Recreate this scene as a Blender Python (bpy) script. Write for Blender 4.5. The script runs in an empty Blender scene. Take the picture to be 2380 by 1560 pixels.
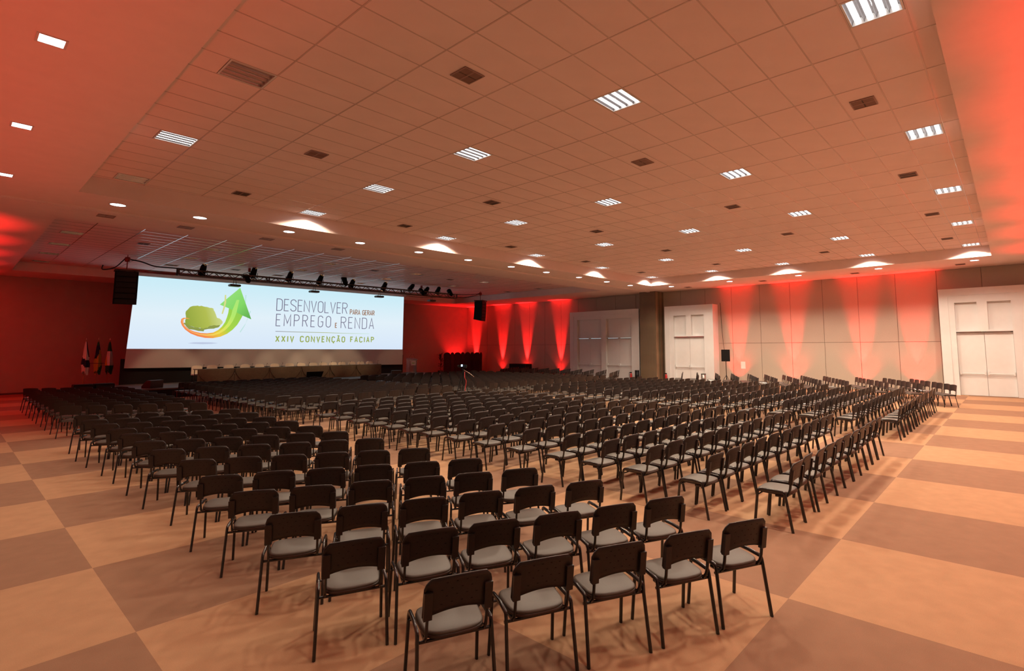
import bpy, bmesh, math, random
from mathutils import Vector, Matrix
random.seed(7)
PI = math.pi
scn = bpy.context.scene
col = scn.collection

# ------------------------------------------------------------------ camera
CAM = Vector((-1.16208, -5.53787, 2.26877))
YAW, PITCH, ROLL, FPX, PPX, PPY = 0.7017128, 0.0959692, -0.0034816, 1220.2, 1318.146, 689.849
fw = Vector((math.cos(YAW)*math.cos(PITCH), math.sin(YAW)*math.cos(PITCH), math.sin(PITCH)))
r0 = Vector((math.sin(YAW), -math.cos(YAW), 0)); u0 = r0.cross(fw)
rt = math.cos(ROLL)*r0 + math.sin(ROLL)*u0
up = -math.sin(ROLL)*r0 + math.cos(ROLL)*u0
cd = bpy.data.cameras.new('camera'); cam = bpy.data.objects.new('camera', cd); col.objects.link(cam)
cam.matrix_world = Matrix(((rt.x, up.x, -fw.x, CAM.x), (rt.y, up.y, -fw.y, CAM.y), (rt.z, up.z, -fw.z, CAM.z), (0, 0, 0, 1)))
cd.sensor_fit = 'HORIZONTAL'; cd.sensor_width = 36.0; cd.lens = FPX*36/2380
cd.shift_x = (1190-PPX)/2380; cd.shift_y = (PPY-780)/2380
cd.clip_start = 0.05; cd.clip_end = 200
scn.camera = cam

# ------------------------------------------------------------------ world, exposure, light levels
w = bpy.data.worlds.new('world'); scn.world = w; w.use_nodes = True
w.node_tree.nodes['Background'].inputs[0].default_value = (0.0, 0.0, 0.0, 1)
vs = scn.view_settings; vs.view_transform = 'Standard'; vs.look = 'None'; vs.gamma = 1; vs.use_curve_mapping = False
vs.exposure = 0.0
WARM = (1.0, 0.80, 0.60)          # colour of the lamps as the photograph's white balance shows them
P_FIXTURE, P_DOWN = 590.0, 135.0   # watts: four-tube ceiling lights, round downlights
P_UP_HALL, P_UP_STAGE, P_UP_BACK, P_UP_LEFT = 4800.0, 7000.0, 1450.0, 2600.0   # red uplights
cy = scn.cycles; cy.max_bounces = 5; cy.diffuse_bounces = 3; cy.glossy_bounces = 2; cy.transmission_bounces = 4; cy.transparent_max_bounces = 4
cy.caustics_reflective = False; cy.caustics_refractive = False; cy.sample_clamp_indirect = 6.0
E_SCREEN = 0.95
RED = (1.0, 0.012, 0.012)

# room measures in metres
XL, XR, YB, YF = -3.1, 30.05, -8.85, 32.93     # left, right, back (behind the camera), front (screen) wall
ZS, ZC, ZT = 5.952, 6.384, 6.75                # soffit, tiled ceiling, slab above
CX0, CX1 = 0.627, 26.29                        # coffers left/right edge
MY0, MY1, SY0, SY1 = -5.1, 11.0, 14.76, 30.0   # main coffer, stage coffer

# ------------------------------------------------------------------ materials
MAT = {}
def mat(name, rgb, rough=0.6, metal=0.0, noise=0.0, nscale=20.0, spec=0.5, bump=0.0, bscale=200.0, emit=None, es=1.0, alpha=None, trans=0.0):
    m = bpy.data.materials.new(name); m.use_nodes = True
    nt = m.node_tree; b = nt.nodes['Principled BSDF']
    b.inputs['Base Color'].default_value = (*rgb, 1); b.inputs['Roughness'].default_value = rough
    b.inputs['Metallic'].default_value = metal; b.inputs['Specular IOR Level'].default_value = spec
    if trans: b.inputs['Transmission Weight'].default_value = trans
    if emit:
        b.inputs['Emission Color'].default_value = (*emit, 1); b.inputs['Emission Strength'].default_value = es
    tc = None
    if noise or bump:
        tc = nt.nodes.new('ShaderNodeTexCoord')
    if noise:
        n = nt.nodes.new('ShaderNodeTexNoise'); n.inputs['Scale'].default_value = nscale; n.inputs['Detail'].default_value = 4
        nt.links.new(tc.outputs['Object'], n.inputs['Vector'])
        r = nt.nodes.new('ShaderNodeValToRGB')
        r.color_ramp.elements[0].position = 0.3; r.color_ramp.elements[1].position = 0.7
        r.color_ramp.elements[0].color = (*[c*(1-noise) for c in rgb], 1)
        r.color_ramp.elements[1].color = (*[min(1, c*(1+noise)) for c in rgb], 1)
        nt.links.new(n.outputs['Fac'], r.inputs['Fac']); nt.links.new(r.outputs['Color'], b.inputs['Base Color'])
    if bump:
        n2 = nt.nodes.new('ShaderNodeTexNoise'); n2.inputs['Scale'].default_value = bscale
        nt.links.new(tc.outputs['Object'], n2.inputs['Vector'])
        bp = nt.nodes.new('ShaderNodeBump'); bp.inputs['Strength'].default_value = bump; bp.inputs['Distance'].default_value = 0.01
        nt.links.new(n2.outputs['Fac'], bp.inputs['Height']); nt.links.new(bp.outputs['Normal'], b.inputs['Normal'])
    MAT[name] = m
    return m
def emat(name, rgb, s, sampling='NONE'):
    m = bpy.data.materials.new(name); m.use_nodes = True; nt = m.node_tree; nt.nodes.clear()
    e = nt.nodes.new('ShaderNodeEmission'); e.inputs[0].default_value = (*rgb, 1); e.inputs[1].default_value = s
    o = nt.nodes.new('ShaderNodeOutputMaterial'); nt.links.new(e.outputs[0], o.inputs[0])
    m.cycles.emission_sampling = sampling
    MAT[name] = m
    return m

def carpet(name, rgb):
    m = bpy.data.materials.new(name); m.use_nodes = True; nt = m.node_tree; b = nt.nodes['Principled BSDF']
    b.inputs['Roughness'].default_value = 0.95; b.inputs['Specular IOR Level'].default_value = 0.1
    g = nt.nodes.new('ShaderNodeNewGeometry')
    n1 = nt.nodes.new('ShaderNodeTexNoise'); n1.inputs['Scale'].default_value = 5; n1.inputs['Detail'].default_value = 6
    n2 = nt.nodes.new('ShaderNodeTexNoise'); n2.inputs['Scale'].default_value = 160; n2.inputs['Detail'].default_value = 2
    for n in (n1, n2): nt.links.new(g.outputs['Position'], n.inputs['Vector'])
    mx = nt.nodes.new('ShaderNodeMath'); mx.operation = 'ADD'
    s1 = nt.nodes.new('ShaderNodeMath'); s1.operation = 'MULTIPLY'; s1.inputs[1].default_value = 0.45
    s2 = nt.nodes.new('ShaderNodeMath'); s2.operation = 'MULTIPLY'; s2.inputs[1].default_value = 0.55
    nt.links.new(n1.outputs['Fac'], s1.inputs[0]); nt.links.new(n2.outputs['Fac'], s2.inputs[0])
    nt.links.new(s1.outputs[0], mx.inputs[0]); nt.links.new(s2.outputs[0], mx.inputs[1])
    r = nt.nodes.new('ShaderNodeValToRGB'); r.color_ramp.elements[0].position = 0.25; r.color_ramp.elements[1].position = 0.75
    r.color_ramp.elements[0].color = (*[c*0.84 for c in rgb], 1); r.color_ramp.elements[1].color = (*[c*1.16 for c in rgb], 1)
    nt.links.new(mx.outputs[0], r.inputs['Fac']); nt.links.new(r.outputs['Color'], b.inputs['Base Color'])
    MAT[name] = m
def wood(name, c1, c2):
    m = bpy.data.materials.new(name); m.use_nodes = True; nt = m.node_tree; b = nt.nodes['Principled BSDF']
    b.inputs['Roughness'].default_value = 0.5
    tc = nt.nodes.new('ShaderNodeTexCoord'); mp = nt.nodes.new('ShaderNodeMapping'); mp.inputs['Scale'].default_value = (14, 14, 0.5)
    n = nt.nodes.new('ShaderNodeTexNoise'); n.inputs['Scale'].default_value = 3; n.inputs['Detail'].default_value = 5
    nt.links.new(tc.outputs['Object'], mp.inputs['Vector']); nt.links.new(mp.outputs['Vector'], n.inputs['Vector'])
    r = nt.nodes.new('ShaderNodeValToRGB'); r.color_ramp.elements[0].position = 0.35; r.color_ramp.elements[1].position = 0.65
    r.color_ramp.elements[0].color = (*c1, 1); r.color_ramp.elements[1].color = (*c2, 1)
    nt.links.new(n.outputs['Fac'], r.inputs['Fac']); nt.links.new(r.outputs['Color'], b.inputs['Base Color'])
    MAT[name] = m

carpet('carpet_light', (0.47, 0.282, 0.165)); carpet('carpet_dark', (0.31, 0.182, 0.118))
mat('ceiling_paint', (0.93, 0.75, 0.71), 0.8, noise=0.02, nscale=3)
mat('ceiling_tile', (0.93, 0.73, 0.69), 0.9, noise=0.03, nscale=1.5, bump=0.15, bscale=150)
mat('tbar', (0.72, 0.54, 0.49), 0.25)
mat('wall_paint', (0.42, 0.37, 0.32), 0.75, noise=0.03, nscale=2)
mat('wall_panel', (0.46, 0.40, 0.325), 0.6, noise=0.04, nscale=30)
mat('joint_dark', (0.10, 0.085, 0.07), 0.9)
mat('door_white', (0.78, 0.80, 0.80), 0.45, noise=0.015, nscale=4)
mat('chrome', (0.75, 0.75, 0.76), 0.15, metal=1.0)
mat('chair_plastic', (0.019, 0.012, 0.0105), 0.42, noise=0.12, nscale=60)
mat('chair_hole', (0.006, 0.004, 0.004), 0.9)
mat('chair_seat', (0.090, 0.078, 0.066), 0.5, noise=0.06, nscale=90)
mat('chair_metal', (0.010, 0.008, 0.008), 0.2, spec=0.7)
mat('chair_shell', (0.05, 0.028, 0.02), 0.5)
mat('black', (0.0035, 0.0035, 0.004), 0.7, spec=0.2)
mat('black_gloss', (0.004, 0.004, 0.005), 0.45, spec=0.3)
mat('black_cloth', (0.012, 0.012, 0.014), 0.95)
mat('dark_metal', (0.06, 0.055, 0.05), 0.4, metal=0.6)
mat('truss_metal', (0.13, 0.085, 0.065), 0.5)
mat('white_metal', (0.72, 0.70, 0.66), 0.35)
mat('reflector', (0.10, 0.085, 0.08), 0.5, metal=0.0)
mat('vent_metal', (0.36, 0.22, 0.18), 0.5)
mat('vent_dark', (0.10, 0.065, 0.055), 0.8); mat('vent_pale', (0.42, 0.31, 0.27), 0.7)
mat('screen_fabric', (0.62, 0.58, 0.56), 0.9)
mat('table_cloth', (0.20, 0.155, 0.10), 0.9, noise=0.08, nscale=8)
mat('swag_cloth', (0.13, 0.10, 0.065), 0.9)
mat('cream_cover', (0.85, 0.74, 0.60), 0.85)
mat('stage_deck', (0.10, 0.085, 0.07), 0.7)
mat('panel_cloth', (0.045, 0.008, 0.008), 0.9, noise=0.2, nscale=8)
mat('acrylic', (0.95, 0.95, 0.95), 0.05, trans=0.9)
mat('plate_white', (0.8, 0.8, 0.78), 0.5); mat('plate_green', (0.25, 0.5, 0.1), 0.5)
mat('flag_white', (0.75, 0.75, 0.75), 0.9); mat('flag_navy', (0.012, 0.018, 0.06), 0.9)
mat('flag_green', (0.01, 0.10, 0.04), 0.9); mat('flag_yellow', (0.55, 0.38, 0.04), 0.9)
mat('pole_wood', (0.35, 0.22, 0.12), 0.5)
mat('red_paint', (0.45, 0.02, 0.02), 0.4); mat('leaf', (0.02, 0.05, 0.015), 0.6, noise=0.3, nscale=20)
mat('pot', (0.08, 0.05, 0.04), 0.7); mat('bin_steel', (0.35, 0.33, 0.31), 0.3, metal=0.9)
mat('paper', (0.80, 0.78, 0.74), 0.8); mat('ink', (0.12, 0.12, 0.14), 0.8)
mat('hoist_red', (0.28, 0.03, 0.02), 0.5); mat('cable', (0.012, 0.012, 0.012), 0.7); mat('cable_red', (0.5, 0.03, 0.03), 0.6)
wood('wood_slat', (0.13, 0.095, 0.06), (0.24, 0.17, 0.10)); wood('wood_slat_warm', (0.24, 0.14, 0.085), (0.40, 0.25, 0.15))
mat('reflector_off', (0.62, 0.58, 0.56), 0.22, metal=0.85); mat('tbar_stage', (0.70, 0.66, 0.64), 0.16, metal=0.8)
emat('tube_lit', (1.0, 0.95, 0.95), 5.0); mat('tube_off', (0.45, 0.34, 0.30), 0.2)
emat('downlight_lit', (1.0, 0.95, 0.98), 12.0)
emat('led_red', (1.0, 0.02, 0.02), 6.0); emat('par_warm', (1.0, 0.45, 0.12), 5.0); emat('lcd', (0.55, 0.75, 1.0), 2.5)

# ------------------------------------------------------------------ mesh helpers
class MB:
    def __init__(s): s.v = []; s.f = []; s.mi = []; s.sm = []
    def add(s, vs, fs, mi=0, smooth=False):
        o = len(s.v); s.v += [tuple(v) for v in vs]
        for f in fs: s.f.append(tuple(o+i for i in f)); s.mi.append(mi); s.sm.append(smooth)
    def box(s, a, b, mi=0):
        x0, y0, z0 = [min(p, q) for p, q in zip(a, b)]; x1, y1, z1 = [max(p, q) for p, q in zip(a, b)]
        s.add([(x0,y0,z0),(x1,y0,z0),(x1,y1,z0),(x0,y1,z0),(x0,y0,z1),(x1,y0,z1),(x1,y1,z1),(x0,y1,z1)],
              [(0,3,2,1),(4,5,6,7),(0,1,5,4),(1,2,6,5),(2,3,7,6),(3,0,4,7)], mi)
    def hexa(s, p, mi=0):   # eight corners: bottom four counter-clockwise, top four
        s.add(p, [(0,3,2,1),(4,5,6,7),(0,1,5,4),(1,2,6,5),(2,3,7,6),(3,0,4,7)], mi)
    def tube(s, pts, rx, ry=None, n=8, mi=0, side=None, caps=True, smooth=True):
        ry = ry or rx; P = [Vector(p) for p in pts]; rings = []; N = len(P)
        for i, p in enumerate(P):
            t = (P[min(i+1, N-1)] - P[max(i-1, 0)]).normalized()
            a = Vector(side) if side else (Vector((0,0,1)) if abs(t.z) < 0.9 else Vector((1,0,0)))
            a = (a - t*a.dot(t)).normalized(); b = t.cross(a)
            rxx = rx[i] if isinstance(rx, (list, tuple)) else rx; ryy = ry[i] if isinstance(ry, (list, tuple)) else ry
            rings.append([p + a*(math.cos(2*PI*k/n)*rxx) + b*(math.sin(2*PI*k/n)*ryy) for k in range(n)])
        vs = [v for r in rings for v in r]; fs = []
        for i in range(N-1):
            for k in range(n):
                k2 = (k+1) % n; fs.append((i*n+k, i*n+k2, (i+1)*n+k2, (i+1)*n+k))
        s.add(vs, fs, mi, smooth)
        if caps:
            s.add(rings[0], [tuple(range(n-1, -1, -1))], mi); s.add(rings[-1], [tuple(range(n))], mi)
    def cyl(s, c, r, h, n=16, mi=0, axis='z', r2=None):
        r2 = r if r2 is None else r2; c = Vector(c)
        e = {'z': (0,0,1), 'x': (1,0,0), 'y': (0,1,0)}[axis]; e = Vector(e)
        s.tube([c, c+e*h], [r, r2], [r, r2], n=n, mi=mi)
    def lathe(s, prof, c=(0,0,0), n=16, mi=0, smooth=True):
        vs = []; fs = []; m = len(prof)
        for r, z in prof:
            for k in range(n): vs.append((c[0]+r*math.cos(2*PI*k/n), c[1]+r*math.sin(2*PI*k/n), c[2]+z))
        for i in range(m-1):
            for k in range(n):
                k2 = (k+1) % n; fs.append((i*n+k, i*n+k2, (i+1)*n+k2, (i+1)*n+k))
        s.add(vs, fs, mi, smooth)
    def mesh(s, name, mats):
        me = bpy.data.meshes.new(name); me.from_pydata(s.v, [], s.f)
        for m in (mats if isinstance(mats, (list, tuple)) else [mats]): me.materials.append(MAT[m] if isinstance(m, str) else m)
        me.polygons.foreach_set('material_index', s.mi); me.polygons.foreach_set('use_smooth', s.sm); me.update()
        return me
    def obj(s, name, mats, parent=None, loc=None):
        return link(name, s.mesh(name, mats), parent, loc)
def link(name, data, parent=None, loc=None, rz=0):
    o = bpy.data.objects.new(name, data); col.objects.link(o)
    if parent: o.parent = parent
    if loc is not None: o.location = loc
    if rz: o.rotation_euler = (0, 0, rz)
    return o
def tag(o, label=None, cat=None, group=None, kind=None):
    if label: o['label'] = label
    if cat: o['category'] = cat
    if group: o['group'] = group
    if kind: o['kind'] = kind
    return o
def thing(name, label, cat, loc=(0,0,0), rz=0, group=None):
    return tag(link(name, None, None, loc, rz), label, cat, group)
def bevel_box(a, b, r=0.01, mi=0, name='box', mats='black'):
    bm = bmesh.new(); bmesh.ops.create_cube(bm, size=1)
    for v in bm.verts: v.co = Vector([(a[i]+b[i])/2 + v.co[i]*(b[i]-a[i]) for i in range(3)])
    bmesh.ops.bevel(bm, geom=bm.edges[:], offset=r, segments=2, affect='EDGES')
    me = bpy.data.meshes.new(name); bm.to_mesh(me); bm.free(); me.materials.append(MAT[mats]); return me
ORD = ['zeroth','first','second','third','fourth','fifth','sixth','seventh','eighth','ninth','tenth','eleventh','twelfth','thirteenth','fourteenth','fifteenth','sixteenth']
def spot(name, loc, target, power, colr, ang, blend, size, parent=None):
    ld = bpy.data.lights.new(name, 'SPOT'); ld.energy = power; ld.color = colr; ld.spot_size = ang; ld.spot_blend = blend; ld.shadow_soft_size = size
    o = bpy.data.objects.new(name, ld); col.objects.link(o)
    d = (Vector(target) - Vector(loc)); o.rotation_euler = d.to_track_quat('-Z', 'Y').to_euler(); o.location = loc
    if parent:
        o.parent = parent; o.matrix_parent_inverse = Matrix.Translation(-Vector(parent.location))
    return o
def in_view(p, m=0.0):
    d = Vector(p) - CAM; z = d.dot(fw)
    if z < 0.2: return False
    x = PPX + FPX*d.dot(rt)/z; y = PPY - FPX*d.dot(up)/z
    return -m < x < 2380+m and -m < y < 1560+m

# ================================================================== SETTING
# floor: slab with carpet squares
m = MB(); m.box((XL-0.3, YB-0.3, -0.30), (XR+0.3, YF+0.3, -0.008))
floor = tag(m.obj('floor', 'carpet_dark'), kind='structure')
S = 1.92
xe = [-1.92*2, -1.92, 0.0, 1.966, 3.931] + [3.931+S*i for i in range(1, 15)]
xe = [max(XL, min(XR, x)) for x in xe]
ye = [max(YB, min(YF, S*j)) for j in range(-5, 19)]
cells = []
for i in range(len(xe)-1):
    for j in range(len(ye)-1):
        if xe[i+1]-xe[i] < 0.02 or ye[j+1]-ye[j] < 0.02: continue
        par = (i-2 + (j-5)) % 2
        c = Vector(((xe[i]+xe[i+1])/2, (ye[j]+ye[j+1])/2, 0))
        vis = any(in_view((x, y, 0), 60) for x in (xe[i], c.x, xe[i+1]) for y in (ye[j], c.y, ye[j+1]))
        cells.append((0 if vis else 1, (c-CAM).length, xe[i], xe[i+1], ye[j], ye[j+1], par))
cells.sort()
cmesh = {}
rest = MB()
for n, (nv, d, x0, x1, y0, y1, par) in enumerate(cells):
    if n < 290 and not nv:
        key = (round(x1-x0, 3), round(y1-y0, 3), par)
        if key not in cmesh:
            mm = MB(); mm.box((0, 0, -0.008), (x1-x0, y1-y0, 0)); cmesh[key] = mm.mesh('carpet_square', 'carpet_dark' if par == 0 else 'carpet_light')
        link('carpet_square', cmesh[key], floor, (x0, y0, 0))
    else:
        rest.box((x0, y0, -0.008), (x1, y1, 0), 0 if par == 0 else 1)
tag(rest.obj('carpet_squares_far', ['carpet_dark', 'carpet_light'], floor), kind='stuff')

# walls
def wall(name, a, b, mt='wall_paint'):
    mm = MB(); mm.box(a, b); return tag(mm.obj(name, mt), kind='structure')
wall('wall_left', (XL-0.3, YB-0.3, 0), (XL, YF+0.3, ZT)); wall('wall_back', (XL, YB-0.3, 0), (XR, YB, ZT))
wall_front = wall('wall_front', (XL, YF, 0), (XR, YF+0.3, ZT))
wall_right = wall('wall_right', (XR, YB-0.3, 0), (XR+0.3, YF+0.3, ZT), 'joint_dark')
m = MB(); m.box((XL, YF-0.03, 0), (XR, YF, 0.09)); tag(m.obj('baseboard_front', 'joint_dark'), kind='structure')
pj = [7.55 + 1.737*k for k in range(-10, 16)]
pj = [y for y in pj if YB < y < YF]; pj = [YB] + pj + [YF]
pm = {}
for a, b in zip(pj[:-1], pj[1:]):
    if b-a < 0.05: continue
    for z0, z1 in ((0.0, 2.48), (2.48, ZS)):
        key = (round(b-a, 3), z0)
        if key not in pm:
            mm = MB(); g = 0.007; d = 0.03; e = 0.006; W_ = b-a
            # chamfered panel, proud of the joint backing
            mm.add([(0,g,g),(0,W_-g,g),(0,W_-g,z1-z0-g),(0,g,z1-z0-g),(-d+e,g,g),(-d+e,W_-g,g),(-d+e,W_-g,z1-z0-g),(-d+e,g,z1-z0-g),
                    (-d,g+e,g+e),(-d,W_-g-e,g+e),(-d,W_-g-e,z1-z0-g-e),(-d,g+e,z1-z0-g-e)],
                   [(0,1,5,4),(1,2,6,5),(2,3,7,6),(3,0,4,7),(4,5,9,8),(5,6,10,9),(6,7,11,10),(7,4,8,11),(8,9,10,11)])
            pm[key] = mm.mesh('wall_panel', 'wall_panel')
        link('wall_panel', pm[key], wall_right, (XR, a, z0))

# ceiling: plaster soffit around two coffers
m = MB()
m.box((XL, YB, ZS), (CX0, YF, ZT)); m.box((CX1, YB, ZS), (XR, YF, ZT))
m.box((CX0, YB, ZS), (CX1, MY0, ZT)); m.box((CX0, MY1, ZS), (CX1, SY0, ZT)); m.box((CX0, SY1, ZS), (CX1, YF, ZT))
ceiling = tag(m.obj('ceiling', 'ceiling_paint'), kind='structure')
m = MB(); m.box((XL-0.3, YB-0.3, ZT), (XR+0.3, YF+0.3, ZT+0.1)); tag(m.obj('ceiling_slab', 'ceiling_paint'), kind='structure')
m = MB(); m.box((XL, 12.74, ZS-0.045), (29.0, 12.80, ZS)); m.box((XL, 12.86, ZS-0.045), (29.0, 12.92, ZS))
m.box((XL, 12.80, ZS-0.012), (29.0, 12.86, ZS)); tag(m.obj('trim_1', 'ceiling_paint'), 'partition track rail across the ceiling', kind='structure')

GX0, GXP, GY0, GYP = 1.82, 1.238, 0.205, 0.6265
def lines(p0, pitch, a, b):
    k0 = math.ceil((a-p0)/pitch + 0.05); k1 = math.floor((b-p0)/pitch - 0.05)
    return [(None, a)] + [(k, p0+k*pitch) for k in range(k0, k1+1)] + [(None, b)]
FX = [(0, -1), (3, 1), (7, 1), (11, 1), (15, 1), (19, 1)]      # grid line and side of it on which each light hangs
FYK = [-8, -2, 4, 10, 16]
fixcells = {}
for ci, (k, sd) in enumerate(FX):
    for ri, ky in enumerate(FYK):
        fixcells[(k if sd > 0 else k-1, ky)] = (ci, ri, k, sd)
def tiled(name, y0, y1, yp0, cells_fix, individual):
    gx = lines(GX0, GXP, CX0, CX1); gy = lines(yp0, GYP, y0, y1)
    grid = MB(); t = 0.010
    for k, x in gx: grid.box((x-t, y0, ZC-0.004), (x+t, y1, ZC+0.03))
    for k, y in gy: grid.box((CX0, y-t, ZC-0.003), (CX1, y+t, ZC+0.03))
    root = tag(grid.obj(name, 'tbar' if individual else 'tbar_stage'), kind='structure')
    tiles = []
    for (ka, xa), (kb, xb) in zip(gx[:-1], gx[1:]):
        for (la, ya), (lb, yb) in zip(gy[:-1], gy[1:]):
            kk = ka if ka is not None else kb-1; ll = la if la is not None else (lb-1 if lb is not None else 0)
            fc = cells_fix.get((kk, ll))
            x0, x1 = xa, xb
            if fc:
                if fc[3] > 0: x0 = xa + 0.62
                else: x1 = xb - 0.62
                if x1-x0 < 0.05: continue
            tiles.append((((x0+x1)/2-CAM.x)**2 + ((ya+yb)/2-CAM.y)**2, x0, x1, ya, yb))
    tiles.sort(); cache = {}; rest = MB(); n = 0
    for d, x0, x1, ya, yb in tiles:
        vis = individual and n < 295 and any(in_view((x, y, ZC), 20) for x in (x0, (x0+x1)/2, x1) for y in (ya, yb))
        if vis:
            n += 1; key = (round(x1-x0, 3), round(yb-ya, 3))
            if key not in cache:
                mm = MB(); mm.box((0.01, 0.01, 0), (x1-x0-0.01, yb-ya-0.01, 0.02)); cache[key] = mm.mesh('ceiling_tile', 'ceiling_tile')
            link('ceiling_tile', cache[key], root, (x0, ya, ZC+0.001))
        else:
            rest.box((x0+0.01, ya+0.01, ZC+0.001), (x1-0.01, yb-0.01, ZC+0.021))
    tag(rest.obj('ceiling_tiles_far', 'ceiling_tile', root), kind='stuff')
tiled('ceiling_grid', MY0, MY1, GY0, fixcells, True)
SFY = [16.46, 19.75, 22.95, 26.25, 29.4]
SYP = 15.08
sfix = {}
for ci, (k, sd) in enumerate(FX):
    for ri, yy in enumerate(SFY):
        sfix[(k if sd > 0 else k-1, math.floor((yy-SYP)/GYP))] = (ci, ri, k, sd)
tiled('ceiling_grid_stage', SY0, SY1, SYP, sfix, False)

# ------------------------------------------------------------------ doors (white portals standing proud of the right wall)
XP = 29.3
def portal(name, y0, y1, ztop, bays, label):
    root = tag(link(name, None), label, kind='structure')
    m = MB(); zo = 2.92; zt0, zt1 = 2.98, 4.28; dep = 0.16
    ys = sorted({y0, y1} | {b[0] for b in bays} | {b[1] for b in bays})
    m.box((XP, y0, 4.28), (XR, y1, ztop))
    prev = y0
    for b0, b1 in sorted(bays):
        m.box((XP, prev, 0), (XR, b0, 4.28)); prev = b1
        m.box((XP, b0, zo), (XR, b1, zt0))
        mid = (b0+b1)/2; m.box((XP, mid-0.185, zt0), (XR, mid+0.185, zt1)) if len(bays) == 1 else None
    m.box((XP, prev, 0), (XR, y1, 4.28))
    # raised outer architrave with a stepped inner edge
    e = 0.36
    m.box((XP-0.03, y0, 0), (XP, y0+e, ztop)); m.box((XP-0.03, y1-e, 0), (XP, y1, ztop)); m.box((XP-0.03, y0+e, ztop-0.32), (XP, y1-e, ztop))
    m.obj('portal_frame', 'door_white', root)
    for b0, b1 in bays:
        mid = (b0+b1)/2
        spans = [(b0, mid-0.185), (mid+0.185, b1)] if len(bays) == 1 else [(b0, b1)]
        for a, b in spans:
            mm = MB(); mm.box((XP+dep, a, zt0), (XP+dep+0.03, b, zt1)); mm.obj('transom_panel', 'door_white', root)
        for a, b in ((b0, mid), (mid, b1)):
            mm = MB(); mm.box((XP+dep, a+0.006, 0.01), (XP+dep+0.045, b-0.006, zo-0.035)); leaf = mm.obj('door_leaf', 'door_white', root)
            bb = MB(); bb.tube([(XP+dep-0.075, a+0.06, 1.0), (XP+dep-0.075, b-0.06, 1.0)], 0.022, n=8)
            for yy in (a+0.06, b-0.06): bb.box((XP+dep-0.10, yy-0.03, 0.95), (XP+dep, yy+0.03, 1.12))
            bb.box((XP+dep-0.012, a+0.03, 0.83), (XP+dep, b-0.03, 0.85))
            bb.obj('push_bar', 'door_white', leaf)
            cc = MB(); cc.box((XP+dep-0.05, a+0.10, zo-0.035), (XP+dep, b-0.10, zo-0.005)); cc.obj('door_closer', 'chrome', leaf)
portal('door_1', 13.81, 19.92, 4.88, [(14.45, 16.60), (17.02, 19.25)], 'white portal with two pairs of double doors')
portal('door_2', 8.46, 11.82, 4.90, [(9.09, 11.19)], 'white portal beside the wooden column')
portal('door_3', -6.20, -2.96, 4.94, [(-5.58, -3.55)], 'white portal at the right edge')
# slatted wooden pier that hides the folding partition
m = MB(); m.box((29.06, 12.36, 0), (XR, 13.56, ZS-0.001)); pier = tag(m.obj('wall_pier', 'joint_dark'), kind='structure')
sm1 = MB(); sm1.box((0, 0.004, 0), (0.05, 0.098, ZS-0.01)); sm1 = sm1.mesh('slat', 'wood_slat')
for i in range(12): link('slat', sm1, pier, (29.01, 12.36+0.1*i, 0))
sm2 = MB(); sm2.box((0.005, 0, 0), (0.12, 0.05, ZS-0.01)); sm2 = [sm2.mesh('slat', 'wood_slat_warm'), None]
mm = MB(); mm.box((0.005, 0, 0), (0.12, 0.07, ZS-0.01)); sm2[1] = mm.mesh('slat', 'wood_slat')
for i in range(8): link('slat', sm2[(i//2) % 2], pier, (29.06+0.124*i, 12.31, 0))

# ================================================================== CEILING LIGHTS AND VENTS
def fixture_meshes():
    L, Wd, H = 0.60, 0.575, 0.10
    h = MB(); t = 0.012
    h.box((0, 0, 0), (L, t, H)); h.box((0, Wd-t, 0), (L, Wd, H)); h.box((0, 0, 0), (t, Wd, H)); h.box((L-t, 0, 0), (L, Wd, H)); h.box((0, 0, H-0.004), (L, Wd, H))
    h.box((-0.012, -0.012, -0.004), (L+0.012, 0.012, 0)); h.box((-0.012, Wd-0.012, -0.004), (L+0.012, Wd+0.012, 0)); h.box((-0.012, 0.012, -0.004), (0.012, Wd-0.012, 0)); h.box((L-0.012, 0.012, -0.004), (L+0.012, Wd-0.012, 0))
    rf = MB(); n = 4; pw = (Wd-2*t)/n
    for i in range(n):
        y0 = t+pw*i; prof = [(y0, 0.006), (y0+0.012, 0.05), (y0+0.03, 0.085), (y0+pw-0.03, 0.085), (y0+pw-0.012, 0.05), (y0+pw, 0.006)]
        vs_ = [(t, y, z) for y, z in prof] + [(L-t, y, z) for y, z in prof]
        rf.add(vs_, [(k, k+6, k+7, k+1) for k in range(5)], 0, True)
    tb = MB(); tb.tube([(0.02, 0, 0.035), (L-0.02, 0, 0.035)], 0.014, 0.036, n=10)
    cap = MB(); cap.cyl((0.018, 0, 0.045), 0.019, 0.03, 8, axis='x'); cap.cyl((L-0.048, 0, 0.045), 0.019, 0.03, 8, axis='x')
    return h.mesh('housing', 'white_metal'), (rf.mesh('reflector', 'reflector'), rf.mesh('reflector', 'reflector_off')), tb.mesh('tube', 'tube_lit'), tb.mesh('tube', 'tube_off'), t, pw
FH, FR, TL, TO, FT, FPW = fixture_meshes()
def fixture(x0, yc, lit, label, power=0, group=None, parts=True):
    y0 = yc-0.2875
    t = thing('ceiling_light', label, 'ceiling light', (x0, y0, ZC-0.001), 0, group)
    link('housing', FH, t); link('reflector', FR[0 if lit else 1], t)
    for i in range(4): link('tube', TL if lit else TO, t, (0, FT+FPW*(i+0.5), 0))
    if power: spot('lamp', (x0+0.3, yc, ZC-0.02), (x0+0.3, yc, 0), power, WARM, math.radians(143), 0.15, 0.18, t)
    return t
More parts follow.
